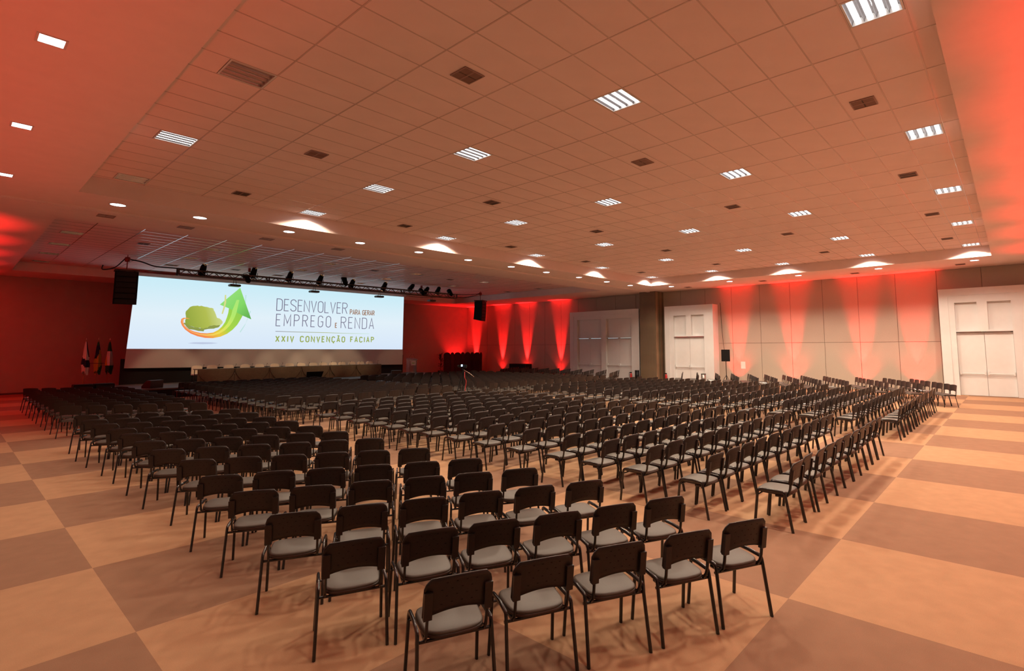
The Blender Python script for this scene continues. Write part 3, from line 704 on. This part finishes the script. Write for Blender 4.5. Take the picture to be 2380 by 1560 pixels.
m = MB(); mid = [((a[0]*.25+b[0]*.75), (a[1]*.25+b[1]*.75)) for a, b in zip(SWO, SWI)]; mid2 = [((a[0]*.55+b[0]*.45), (a[1]*.55+b[1]*.45)) for a, b in zip(SWO, SWI)]
mid += [(9.72, 5.1)]; mid2 += [(9.86, 5.1)]; n = len(mid)
m.add([(x, YSC-.014, z) for x, z in mid2] + [(x, YSC-.014, z) for x, z in mid], [(i, i+1, n+i+1, n+i) for i in range(n-1)]); m.obj('logo_highlight', 'arrow_light', sc)
flat('logo_arrow_head', HEAD, YSC-.012, 'head_col'); flat('logo_map', jag(MAPO, .018), YSC-.008, 'map_col'); flat('logo_map_edge', jag(MAPL, .012), YSC-.009, 'map_low_col')
flat('logo_bar', [(9.1,5.34),(9.17,5.35),(9.19,4.9),(9.14,4.58),(9.06,4.24),(8.99,4.25),(9.07,4.64),(9.1,4.96)], YSC-.016, 'bar_yellow')
flat('logo_bar', [(10.16,5.42),(10.23,5.42),(10.2,4.96),(10.16,4.96)], YSC-.009, 'bar_pale'); flat('logo_bar', [(10.45,4.49),(10.51,4.46),(10.22,3.59),(10.02,3.2),(9.97,3.23),(10.27,3.76)], YSC-.008, 'bar_pale')
flat('logo_shade', [(7.45,2.56),(7.75,2.61),(8.17,2.62),(8.59,2.61),(8.92,2.57),(8.6,2.53),(8.17,2.51),(7.76,2.53)], YSC-.007, 'shade_blue')

# head table: six tables in a row, skirted ----------------------------
seams = [7.46, 9.19, 10.95, 12.72, 14.43, 16.16, 17.94]
for i in range(6):
    a, b = seams[i], seams[i+1]; W_ = b-a
    t = thing('head_table', f'skirted head table on stage, {ORD[i+1]} from left', 'table', (a, 27.0, STZ), 0, 'head tables on the stage')
    m = MB(); m.box((0.005, 0, 0.70), (W_-0.005, 0.75, 0.74)); m.obj('tabletop', 'table_cloth', t)
    m = MB(); n = 34
    ptsx = [0.01+(W_-0.02)*k/n for k in range(n+1)]
    vs_ = []
    for k, x in enumerate(ptsx): vs_ += [(x, -0.02-0.018*math.sin(k*1.9)**2-0.02, 0.0), (x, -0.012, 0.735)]
    m.add(vs_, [(2*k, 2*k+2, 2*k+3, 2*k+1) for k in range(n)], 0, True); m.obj('skirt', 'table_cloth', t)
    m = MB()   # swag line where the cloth is pinned at the seams
    for sgn in (0, 1):
        pts = []
        for k in range(7):
            q = k/6; x = (0.02+0.33*(1-q)**2) if sgn == 0 else W_-(0.02+0.33*(1-q)**2)
            pts.append((x, -0.058, 0.10+0.60*q))
        m.tube(pts, 0.012, n=5)
    m.obj('swag', 'swag_cloth', t)
    m = MB()
    for x in (0.06, W_-0.06):
        for y in (0.08, 0.68): m.tube([(x, y, 0), (x, y, 0.70)], 0.02, n=6)
    m.obj('legs_frame', 'dark_metal', t)
tch = [7.8, 8.51, 9.32, 10.15, 10.91, 11.75, 12.6, 13.29, 14.03, 14.65, 15.3, 15.89, 16.57, 17.2, 17.84]
sb = MB(); pr = [(-.25,.0),(-.25,.40),(-.22,.47),(-.14,.505),(0,.515),(.14,.505),(.22,.47),(.25,.40),(.25,.0)]
n = len(pr); sb.add([(x, 0, z) for x, z in pr] + [(x, .05, z) for x, z in pr], [tuple(range(n)), tuple(range(2*n-1, n-1, -1))] + [(k, n+k, n+(k+1) % n, (k+1) % n) for k in range(n)])
SBK = sb.mesh('backrest', 'cream_cover'); sb = MB(); sb.box((-.23, -.45, .40), (.23, .0, .46)); SBS = sb.mesh('seat', 'cream_cover')
sb = MB(); sb.tube([(0, 0, 0), (0, 0, .42)], .015, n=6); SBL = sb.mesh('leg', 'chair_metal')
for i, x in enumerate(tch):
    t = thing('speaker_chair', f'cream-backed chair behind the head table, {ORD[i+1]} from left', 'chair', (x, 28.35, STZ), 0, 'chairs behind the head table')
    link('backrest', SBK, t, (0, 0, .39)); link('seat', SBS, t)
    for dx, dy in ((-.2, -.4), (.2, -.4), (-.2, 0), (.2, 0)): link('leg', SBL, t, (dx, dy, 0))
    mt = MB(); mt.box((-.05, -.03, 0), (.05, .03, .012)); mt.tube([(0, 0, .01), (0, .02, .10), (0, -.06, .22)], .006, n=5)
    mc = thing('desk_microphone', f'gooseneck microphone on the head table, {ORD[i+1]} from left', 'microphone', (x+.02, 27.35, STZ+.74), 0, 'microphones on the head table')
    mt.obj('base', 'black', mc)
    mh = MB(); mh.cyl((0, -.085, .215), .014, .04, 8, axis='y'); mh.obj('head', 'black', mc)

# stage monitors ------------------------------------------------------
def wedge(name, loc, rz, w_, label):
    t = thing(name, label, 'speaker', loc, rz)
    m = MB(); p = [(-.25, 0), (.25, 0), (.25, .10), (-.02, .36), (-.25, .36)]
    n = 5; m.add([(-w_/2, y, z) for y, z in p] + [(w_/2, y, z) for y, z in p], [tuple(range(n-1, -1, -1)), tuple(range(n, 2*n))] + [(k, (k+1) % n, n+(k+1) % n, n+k) for k in range(n)]); m.obj('cabinet', 'dark_metal', t)
    m = MB(); a = Vector((0, .25, .10)); b = Vector((0, -.02, .36)); nrm = Vector((0, .69, .72))*.008
    pts = [a.lerp(b, .08)+nrm, a.lerp(b, .92)+nrm]; m.add([(-w_/2+.03, pts[0].y, pts[0].z), (w_/2-.03, pts[0].y, pts[0].z), (w_/2-.03, pts[1].y, pts[1].z), (-w_/2+.03, pts[1].y, pts[1].z)], [(0,1,2,3)]); m.obj('grille', 'bin_steel', t)
    return t
wedge('stage_monitor', (5.25, 25.2, STZ), 0.5, .62, 'wedge floor monitor at the left end of the stage')
wedge('stage_monitor', (18.0, 25.3, STZ), -0.35, .62, 'wedge floor monitor beside the clear lectern')
t = thing('prompter_screen', 'black tilted monitor on the stage front before the head table', 'monitor', (12.5, 24.85, STZ))
m = MB(); m.hexa([(-.40,-.02,.06),(.40,-.02,.06),(.40,.03,.06),(-.40,.03,.06),(-.46,-.22,.50),(.46,-.22,.50),(.46,-.16,.50),(-.46,-.16,.50)]); m.obj('housing', 'black', t)
for s in (-1, 1):
    m = MB(); m.tube([(s*.25, -.03, .12), (s*.28, -.30, 0)], .012, n=6); m.tube([(s*.25, .0, .10), (s*.25, .12, 0)], .012, n=6); m.obj('leg', 'dark_metal', t)
# lectern -------------------------------------------------------------
t = thing('lectern', 'clear acrylic lectern with small printed plate on stage right', 'lectern', (19.75, 26.2, STZ))
m = MB(); m.box((-.30, -.22, 0), (.30, .22, .02)); m.obj('base', 'acrylic', t)
m = MB(); m.box((-.28, -.20, .02), (-.265, .18, 1.02)); m.obj('side_panel', 'acrylic', t); m = MB(); m.box((.265, -.20, .02), (.28, .18, 1.02)); m.obj('side_panel', 'acrylic', t)
m = MB(); m.box((-.265, -.205, .02), (.265, -.19, 1.00)); fp = m.obj('front_panel', 'acrylic', t)
m = MB(); m.hexa([(-.33,-.26,1.00),(.33,-.26,1.00),(.33,.24,1.10),(-.33,.24,1.10),(-.33,-.26,1.015),(.33,-.26,1.015),(.33,.24,1.115),(-.33,.24,1.115)]); m.obj('reading_top', 'acrylic', t)
m = MB(); m.box((-.17, -.212, .62), (.20, -.206, .95)); pl = m.obj('plate', 'plate_white', t)
m = MB(); m.box((-.10, -.2145, .74), (.10, -.213, .80)); m.obj('plate_logo', 'plate_green', pl)
m = MB(); m.tube([(-.2, .0, 1.06), (-.16, -.04, 1.25), (-.05, -.12, 1.38)], .006, n=5); m.tube([(.2, .0, 1.06), (.16, -.04, 1.25), (.06, -.12, 1.38)], .006, n=5); m.obj('microphones', 'black', t)
# flags ---------------------------------------------------------------
def flag(x, y, mats, label):
    t = thing('flag', label, 'flag', (x, y, 0), 0, 'flags left of the screen')
    m = MB(); m.lathe([(0, 0), (.18, 0), (.17, .04), (.05, .07), (.03, .25), (0, .25)], n=14); m.obj('base', 'pole_wood', t)
    m = MB(); m.tube([(0, 0, .05), (0, 0, 2.72)], .016, n=8); m.obj('pole', 'pole_wood', t)
    m = MB(); m.lathe([(0, 2.71), (.03, 2.74), (.012, 2.79), (0, 2.86)], n=8); m.obj('finial', 'chrome', t)
    m = MB(); nz, n = 22, 18; vs_ = []; mi_f = []
    for j in range(nz+1):
        q = j/nz; z = 2.66-1.62*q; rad = .025+.16*min(1, q*1.4)**.8*(1-.25*max(0, q-.75)/.25)
        for k in range(n):
            a = 2*PI*k/n + .5*q; r = rad*(.72+.28*math.cos(5*a+2*q)); vs_.append((.05*q+r*math.cos(a), r*.7*math.sin(a), z + (.10*math.sin(a*2) if j == nz else 0)))
    for j in range(nz):
        for k in range(n):
            f = (j*n+k, (j+1)*n+k, (j+1)*n+(k+1) % n, j*n+(k+1) % n)
            m.f.append(f); m.sm.append(True); m.mi.append(mats(j/nz, k/n) )
    m.v = vs_; m.obj('cloth', ['flag_white', 'flag_navy', 'flag_green', 'flag_yellow'], t)
flag(3.5, 30.4, lambda q, a: 1 if .46 < q+.12*math.sin(6.3*a) < .70 else (1 if a > .86 and q < .5 else 0), 'furled white flag with dark middle, leftmost of three')
flag(3.98, 30.5, lambda q, a: [2, 1, 3, 2][int((q*2.2+a*1.6) % 4)] if q > .1 else 2, 'furled dark green and blue flag, middle of three')
flag(4.42, 30.4, lambda q, a: (2 if q < .3 or q > .74 else (3 if a < .55 else 0)), 'furled green flag with pale band, nearest the screen')
m = MB(); m.tube([(3.5, 30.38, 1.55), (4.42, 30.38, 1.52)], .012, n=6); tag(m.obj('flag_rail', 'dark_metal'), 'thin dark rod joining the three flag poles', 'rod')
# subwoofers at left front
for i, (x, y) in enumerate([(2.85, 25.3), (3.55, 25.4)]):
    t = thing('subwoofer', f'black subwoofer on the floor left of the stage, {["left","right"][i]} one', 'speaker', (x, y, 0))
    link('cabinet', bevel_box((-.33, -.30, 0), (.33, .30, .74), .015, name='cabinet', mats='black'), t)
    m = MB(); m.box((-.29, -.312, .05), (.29, -.302, .69)); m.obj('grille', 'black_gloss', t)

# ================================================================== RIGGING
YT = 24.0
t = thing('lighting_truss', 'long aluminium box truss hung in front of the screen', 'truss', (0, 0, 0))
x0, x1, z0, z1, d = 5.69, 21.80, 5.70, 6.00, 0.30
for y in (YT, YT+d):
    for z in (z0+.02, z1-.02):
        m = MB(); m.tube([(x0, y, z), (x1, y, z)], .030, n=8); m.obj('chord', 'truss_metal', t)
nb = 57; st = (x1-x0)/nb
bm1 = MB(); bm1.tube([(0, 0, 0), (st, 0, z1-z0-.06)], .019, n=6, caps=False); B1 = bm1.mesh('brace', 'truss_metal')
bm1 = MB(); bm1.tube([(0, 0, z1-z0-.06), (st, 0, 0)], .019, n=6, caps=False); B2 = bm1.mesh('brace', 'truss_metal')
for i in range(nb): link('brace', B1 if i % 2 == 0 else B2, t, (x0+st*i, YT, z0+.03))
lat = MB()
for i in range(nb):
    a, b = (z0+.03, z1-.03) if i % 2 else (z1-.03, z0+.03); lat.tube([(x0+st*i, YT+d, a), (x0+st*(i+1), YT+d, b)], .012, n=5, caps=False)
    ya, yb = (YT, YT+d) if i % 2 else (YT+d, YT)
    for z in (z0+.02, z1-.02): lat.tube([(x0+st*i, ya, z), (x0+st*(i+1), yb, z)], .012, n=5, caps=False)
tag(lat.obj('rear_lacing', 'truss_metal', t), kind='stuff')
for x in (x0, 9.6, 17.6, x1):
    m = MB(); m.box((x-.03, YT-.03, z0-.01), (x+.03, YT+.02, z1+.01)); m.box((x-.03, YT+d-.02, z0-.01), (x+.03, YT+d+.03, z1+.01)); m.obj('joint_plate', 'dark_metal', t)
for x in (8.7, 13.8, 19.0):
    m = MB(); m.tube([(x, YT+.15, z1-.03), (x, YT+.15, ZC)], .008, n=5); m.box((x-.05, YT+.10, ZC-.22), (x+.05, YT+.20, ZC-.02)); m.obj('hanger', 'hoist_red', t)
def par(x, z, tilt, lit, i, hang):
    t = thing('stage_light', f'black stage spotlight on the truss, {ORD[i]} from left', 'stage light', (x, YT+.10, z), 0, 'spotlights on the truss'); t.scale = (1.45, 1.45, 1.45)
    if lit:
        q = spot('lamp', (0, 0, 0), (0, 3.9, -4.75), 420.0, (1.0, .72, .42), math.radians(34), 0.6, 0.05); q.parent = t; q.location = (0, .12, -.12)
    body = MB(); n = 14
    prof = [(0, -.20), (.06, -.20), (.085, -.14), (.10, .06), (.108, .16), (.098, .16), (.09, .10)]
    vs_ = []; ct, s_ = math.cos(tilt), math.sin(tilt)
    def rot(p): return (p[0], p[1]*ct - p[2]*s_, p[1]*s_ + p[2]*ct)
    for r, a in prof:
        for k in range(n): vs_.append(rot((r*math.cos(2*PI*k/n), a, r*math.sin(2*PI*k/n))))
    body.add(vs_, [(j*n+k, j*n+(k+1) % n, (j+1)*n+(k+1) % n, (j+1)*n+k) for j in range(len(prof)-1) for k in range(n)], 0, True)
    bo = body.obj('body', 'black', t)
    l = MB(); l.add([rot((.092*math.cos(2*PI*k/n), .10, .092*math.sin(2*PI*k/n))) for k in range(n)], [tuple(range(n))]); l.obj('lens', 'par_warm' if lit else 'black_gloss', t)
    y = MB(); y.tube([(-.13, 0, 0), (-.13, 0, -.16), (0, 0, -.22), (.13, 0, -.16), (.13, 0, 0)] if not hang else [(-.13, 0, 0), (-.13, 0, .16), (0, 0, .22), (.13, 0, .16), (.13, 0, 0)], .012, n=5); y.obj('yoke', 'black', t)
    if lit:
        gl = MB()
        for k in range(5): gl.add([rot((.05*math.cos(2.2*k)+.01*k, -.205, .05*math.sin(2.2*k))), rot((.05*math.cos(2.2*k)+.012+.01*k, -.205, .05*math.sin(2.2*k))), rot((.05*math.cos(2.2*k)+.012+.01*k, -.205, .05*math.sin(2.2*k)+.012))], [(0,1,2)])
        gl.obj('lamp_glow', 'par_warm', t)
pars = [(6.66, 6.05, -.9, 1), (8.60, 5.80, .6, 0), (8.88, 6.14, -.9, 1), (10.66, 6.12, -.9, 1), (12.3, 6.11, -.9, 1), (13.73, 6.18, 1.0, 0), (14.18, 6.05, -.9, 1), (16.28, 6.08, -.9, 1), (18.21, 6.18, -.6, 0), (19.02, 5.95, .7, 0), (19.35, 6.06, -.7, 0), (20.29, 6.15, -.9, 1), (21.3, 6.08, .8, 0)]
for i, (x, z, tl, lit) in enumerate(pars): par(x, z, tl, lit, i+1, z < 5.97)
for i, x in enumerate([8.02, 11.95, 15.9, 19.72]):
    t = thing('projector', f'dark projector hanging below the truss, {ORD[i+1]} from left', 'projector', (x, YT, 5.40), 0, 'projectors under the truss')
    link('housing', bevel_box((-.24, -.18, -.055), (.24, .18, .055), .025, name='housing', mats='dark_metal'), t)
    m = MB(); m.cyl((.10, .18, 0), .045, .05, 12, axis='y'); m.obj('lens', 'black_gloss', t)
    for s in (-1, 1):
        m = MB(); m.tube([(s*.07, 0, .055), (s*.03, 0, .32)], .012, n=6); m.obj('mount', 'dark_metal', t)
def array(xc, label, rz):
    t = thing('line_array', label, 'speaker', (xc, YT, 0), rz)
    zc = 5.62; yo = 0.0; tilt = 0.0
    m = MB(); m.box((-.42, -.35, 5.64), (.42, -.30, 5.70)); m.box((-.42, .25, 5.64), (.42, .30, 5.70)); m.box((-.30, -.35, 5.64), (-.25, .30, 5.70)); m.box((.25, -.35, 5.64), (.30, .30, 5.70)); m.obj('fly_frame', 'dark_metal', t)
    for k in range(6):
        h = .228; tl = math.radians([0, 1.5, 3, 5, 8, 12][k]); ct, s_ = math.cos(tl), math.sin(tl)
        def P(x, y, z): return (x, yo + y*ct + z*s_*0.6 + .0, zc - (z*ct) + y*s_)
        p = [P(-.40, -.30, h+.012), P(.40, -.30, h+.012), P(.36, .30, h+.012), P(-.36, .30, h+.012), P(-.40, -.30, .002), P(.40, -.30, .002), P(.36, .30, .002), P(-.36, .30, .002)]
        m = MB(); m.hexa(p); cab = m.obj('cabinet', 'black', t)
        g = MB(); g.hexa([P(-.34, -.32, h-.02), P(.34, -.32, h-.02), P(.34, -.299, h-.02), P(-.34, -.299, h-.02), P(-.34, -.32, .02), P(.34, -.32, .02), P(.34, -.299, .02), P(-.34, -.299, .02)]); g.obj('grille', 'black_gloss', cab)
        zc -= h*ct; yo += h*s_*.6
    m = MB(); m.tube([(0, 0, 5.70), (0, 0, 6.10)], .02, n=6); m.lathe([(0, 6.06), (.09, 6.09), (.11, 6.18), (.09, 6.28), (0, 6.31)], n=12); m.tube([(0, 0, 6.28), (0, 0, ZC)], .015, n=6); m.obj('chain_hoist', 'hoist_red', t)
array(3.80, 'black hanging speaker array at the left of the screen', -.12)
array(23.95, 'black hanging speaker array at the right of the screen', .45)
def cable(name, pts, r, label, mt='cable'):
    m = MB(); m.tube(smooth_path(pts, 5), r, n=6); return tag(m.obj(name, mt), label, 'cable')
cable('power_cable', [(3.85, YT, 6.20), (4.3, YT, 6.15), (4.75, YT, 5.98), (5.2, YT, 5.99), (5.9, YT, 6.0)], .028, 'thick black cable sagging from left hoist to the truss')
cable('power_cable', [(3.72, YT, 6.22), (3.4, YT, 5.75), (2.95, YT, 5.62), (3.0, YT, 5.85)], .022, 'loose black cable dangling beside the left speaker array')
cable('power_cable', [(21.7, YT, 5.98), (22.4, YT, 6.0), (23.2, YT, 6.08), (23.9, YT, 6.20)], .02, 'upper cable from the truss to the right hoist')
cable('power_cable', [(21.7, YT, 5.80), (22.4, YT, 5.78), (23.2, YT, 5.95), (23.9, YT, 6.18)], .02, 'lower cable from the truss to the right hoist')
cable('power_cable', [(17.5, YT, 5.62), (18.6, YT, 5.55), (19.6, YT, 5.62), (20.5, YT, 5.7)], .012, 'thin cable looping under the right end of the truss')

# ================================================================== RED UPLIGHTS
def uplight(x, y, dirx, diry, power, label, ang=34, lean=0.10, glow=0.0):
    t = thing('uplight', label, 'uplight', (x, y, 0))
    m = MB(); m.lathe([(0, .05), (.09, .05), (.10, .08), (.10, .20), (.09, .22), (.088, .20)], n=14); m.obj('body', 'black', t)
    m = MB(); m.lathe([(.088, .205), (0, .207)], n=12); m.obj('lens', 'led_red', t)
    m = MB(); m.tube([(-.12, 0, .14), (-.12, 0, .01), (.12, 0, .01), (.12, 0, .14)], .012, n=5); m.obj('yoke', 'black', t)
    spot('lamp', (x, y, .24), (x+dirx*lean, y+diry*lean, 3.2), power, RED, math.radians(ang), 0.75, 0.05, t)
    if glow: spot('lamp_spill', (x, y, .24), (x+dirx*lean*2, y+diry*lean*2, 3.2), power*glow, RED, math.radians(100), 1.0, 0.05, t)
for i, y in enumerate([7.19, 3.99, 0.49, -1.87]): uplight(29.62, y, 1, 0, P_UP_HALL, f'red floor uplight at the beige panel wall, {ORD[i+1]} from the wooden column', 27, .30, .055)
for i, y in enumerate([31.6, 28.1, 25.15, 21.45]): uplight(29.68, y, 1, 0, P_UP_STAGE, f'red floor uplight on the stage side wall, {ORD[i+1]} from the far corner', 26, .28, .02)
for i, x in enumerate([3.6, 6.6, 9.2, 11.8, 14.6, 17.8, 21.2, 25.0]): uplight(x, YB+.5, 0, 1, P_UP_BACK, f'red floor uplight on the wall behind the camera, {ORD[i+1]} from left', 51, .36)
for i, (y, k) in enumerate([(-1.0, .08), (2.0, .08), (5.0, .08), (8.0, .07), (11.0, .06), (17.0, 1), (20.5, 1), (24.0, 1), (27.5, 1), (31.0, 1)]): uplight(XL+.45, y, 1, 0, P_UP_LEFT*k, f'red floor uplight along the left wall, {ORD[i+1]} from the back', 56 if k > .5 else 84, .10)
uplight(28.6, 32.3, 0, 1, P_UP_STAGE*.16, 'added unseen red uplight behind the folding screen in the far corner', 80, .2)  # extra unseen lamp, added to carry the corner's red spill onto the front wall

# ================================================================== SMALLER THINGS
# folding screens with arched tops in the far right corner
fs_pts = [(26.2, 31.3), (26.75, 31.05), (27.3, 31.3), (27.85, 31.05), (28.35, 31.2), (28.75, 30.85), (28.7, 30.35), (28.95, 29.85), (28.75, 29.35)]
t = thing('folding_screen', 'dark red folding screen with arched panels in the far corner', 'folding screen', (0, 0, 0))
for (xa, ya), (xb, yb) in zip(fs_pts[:-1], fs_pts[1:]):
    d_ = Vector((xb-xa, yb-ya, 0)); L_ = d_.length; d_.normalize(); nn = Vector((-d_.y, d_.x, 0))*.03
    prof = [(0.01, 0.0)] + [(0.01, 1.62)] + [(L_/2-(L_/2-.01)*math.cos(PI*k/8), 1.62+.25*math.sin(PI*k/8)) for k in range(1, 8)] + [(L_-.01, 1.62), (L_-.01, 0.0)]
    n = len(prof); A = [Vector((xa, ya, 0))+d_*p + Vector((0, 0, z)) for p, z in prof]
    m = MB(); m.add([v-nn for v in A] + [v+nn for v in A], [tuple(range(n)), tuple(range(2*n-1, n-1, -1))] + [(k, n+k, n+(k+1) % n, (k+1) % n) for k in range(n)]); m.obj('panel', 'panel_cloth', t)
# plant next to it
t = thing('potted_plant', 'dark leafy plant beside the folding screen', 'plant', (25.75, 31.1, 0))
m = MB(); m.lathe([(0, 0), (.16, 0), (.21, .38), (.19, .38), (.17, .33), (0, .33)], n=14); m.obj('pot', 'pot', t)
m = MB(); m.tube([(0, 0, .3), (.03, .02, 1.0), (0, 0, 1.7)], .02, n=6); m.obj('stem', 'pot', t)
lf = MB(); lf.add([(0,0,0),(.05,.02,.14),(0,.03,.34),(-.05,.02,.14)], [(0,1,2),(0,2,3)]); LF = lf.mesh('leaf', 'leaf')
for k in range(46):
    o_ = link('leaf', LF, t, (random.uniform(-.04, .04), random.uniform(-.04, .04), random.uniform(.5, 1.65))); o_.rotation_euler = (random.uniform(-1.5, -.4), 0, random.uniform(0, 6.28)); s_ = random.uniform(.8, 1.4); o_.scale = (s_, s_, s_)
# flight case
t = thing('flight_case', 'large black equipment case by the right wall near the stage', 'case', (28.0, 23.9, 0))
link('body', bevel_box((-.35, -.9, .12), (.35, .9, 1.0), .015, name='body', mats='black'), t)
for dy in (-.75, .75):
    for dx in (-.25, .25):
        m = MB(); m.cyl((dx-.02, dy, .06), .06, .04, 10, axis='x'); m.box((dx-.03, dy-.05, .08), (dx+.03, dy+.05, .13)); m.obj('caster', 'dark_metal', t)
m = MB()
for dy in (-.9, .88): m.box((-.36, dy, .12), (-.345, dy+.02, 1.0))
m.box((-.36, -.9, .70), (-.345, .9, .72)); m.obj('edge_trim', 'dark_metal', t)
# video camera on tripod in the centre aisle
t = thing('video_camera', 'small video camera on a tripod in the centre aisle', 'camera', (12.5, 11.55, 0), .35)
m = MB()
for k in range(3):
    a = 2*PI*k/3+.5; leg = MB(); leg.tube([(0.02*math.cos(a), .02*math.sin(a), 1.28), (.18*math.cos(a), .18*math.sin(a), .70), (.42*math.cos(a), .42*math.sin(a), 0)], [.02, .016, .01], [.02, .016, .01], n=6); leg.obj('leg', 'black', t)
m = MB(); m.tube([(0, 0, .9), (0, 0, 1.38)], .02, n=8); m.lathe([(0, 1.36), (.05, 1.37), (.05, 1.43), (0, 1.44)], n=10); m.obj('head', 'black', t)
m = MB(); m.tube([(0, -.02, 1.38), (.18, -.22, 1.22), (.30, -.34, 1.08)], .009, n=6); m.obj('pan_handle', 'chrome', t)
cb_ = link('camera_body', bevel_box((-.06, -.16, 1.45), (.06, .16, 1.58), .015, name='camera_body', mats='black'), t)
m = MB(); m.cyl((0, .16, 1.52), .04, .09, 12, axis='y'); m.obj('lens', 'black_gloss', cb_)
m = MB(); m.box((-.20, -.02, 1.50), (-.065, 0, 1.60)); scn_ = m.obj('flip_screen', 'black', cb_)
m = MB(); m.box((-.19, -.024, 1.51), (-.075, -.0205, 1.59)); m.obj('display', 'lcd', scn_)
cable('red_cable', [(12.47, 11.40, 1.30), (12.40, 11.32, 1.05), (12.52, 11.34, .95), (12.45, 11.36, .5), (12.48, 11.34, .02)], .012, 'red cable hanging from the video camera tripod', 'cable_red')
# PA speaker on stand at the right wall
t = thing('speaker_stand', 'black tripod stand by the white portal', 'stand', (28.35, 7.30, 0))
m = MB(); m.tube([(0, 0, .25), (0, 0, 1.42)], .02, n=8); m.obj('pole', 'black', t)
for k in range(3):
    a = 2*PI*k/3+.2; m = MB(); m.tube([(0, 0, .62), (.42*math.cos(a), .42*math.sin(a), .01)], .013, n=6); m.tube([(0, 0, .30), (.21*math.cos(a), .21*math.sin(a), .315)], .009, n=5); m.obj('leg', 'black', t)
t = thing('pa_speaker', 'black loudspeaker on a tripod stand by the white portal', 'speaker', (28.35, 7.30, 1.42), .35)
p = [(-.17,-.24,0),(-.17,.24,0),(.17,.15,0),(.17,-.15,0),(-.17,-.24,.68),(-.17,.24,.68),(.17,.15,.68),(.17,-.15,.68)]
m = MB(); m.hexa([p[0],p[3],p[2],p[1],p[4],p[7],p[6],p[5]]); m.obj('cabinet', 'black', t)
m = MB(); m.box((-.178, -.22, .04), (-.170, .22, .64)); m.obj('grille', 'black_gloss', t)
m = MB(); m.box((-.181, -.02, .03), (-.177, .02, .045)); m.obj('badge', 'chrome', t)
m = MB(); m.tube(smooth_path([(30.0, 8.28, 5.0), (30.0, 8.22, 3.4), (29.95, 8.12, 2.3), (28.55, 7.40, 1.75)], 5), .012, n=5); tag(m.obj('speaker_cable', 'cable'), 'thin dark cable running down behind the loudspeaker on stand', 'cable')
t = thing('notice', 'white paper notice on the wall beside the loudspeaker', 'notice', (XR-.031, 6.95, .95))
m = MB(); m.box((-.004, -.14, 0), (0, .14, .42)); m.obj('sheet', 'paper', t)
# fire extinguishers and bins
def extinguisher(x, y, label):
    t = thing('fire_extinguisher', label, 'extinguisher', (x, y, 0))
    m = MB(); m.lathe([(0, .02), (.075, .02), (.08, .06), (.08, .42), (.06, .50), (.02, .54), (0, .54)], n=14); m.obj('cylinder', 'red_paint', t)
    m = MB(); m.box((-.02, -.05, .54), (.02, .09, .60)); m.obj('valve', 'black', t)
    m = MB(); m.tube(smooth_path([(0, .05, .57), (0, .15, .60), (0, .16, .35), (0, .11, .15)], 4), .012, n=6); m.obj('hose', 'black', t)
    m = MB(); m.lathe([(.10, 0), (.10, .02), (.085, .02)], n=12); m.obj('stand', 'dark_metal', t)
def bin_(x, y, h, mt, label):
    t = thing('trash_bin', label, 'bin', (x, y, 0))
    m = MB(); m.lathe([(0, 0), (.14, 0), (.145, h), (.13, h), (.12, .05), (0, .05)], n=18); m.obj('body', mt, t)
    m = MB(); m.lathe([(.150, h-.02), (.150, h+.015), (.125, h+.015)], n=18); m.obj('rim', 'dark_metal', t)
extinguisher(28.75, 14.15, 'red fire extinguisher in front of the double portal by the column')
extinguisher(28.85, 11.55, 'red fire extinguisher between the wooden column and single portal')
bin_(28.75, 13.68, .72, 'black_gloss', 'dark cylindrical bin beside the wooden column')
bin_(28.85, 8.98, .62, 'bin_steel', 'steel cylindrical bin in front of the single portal')
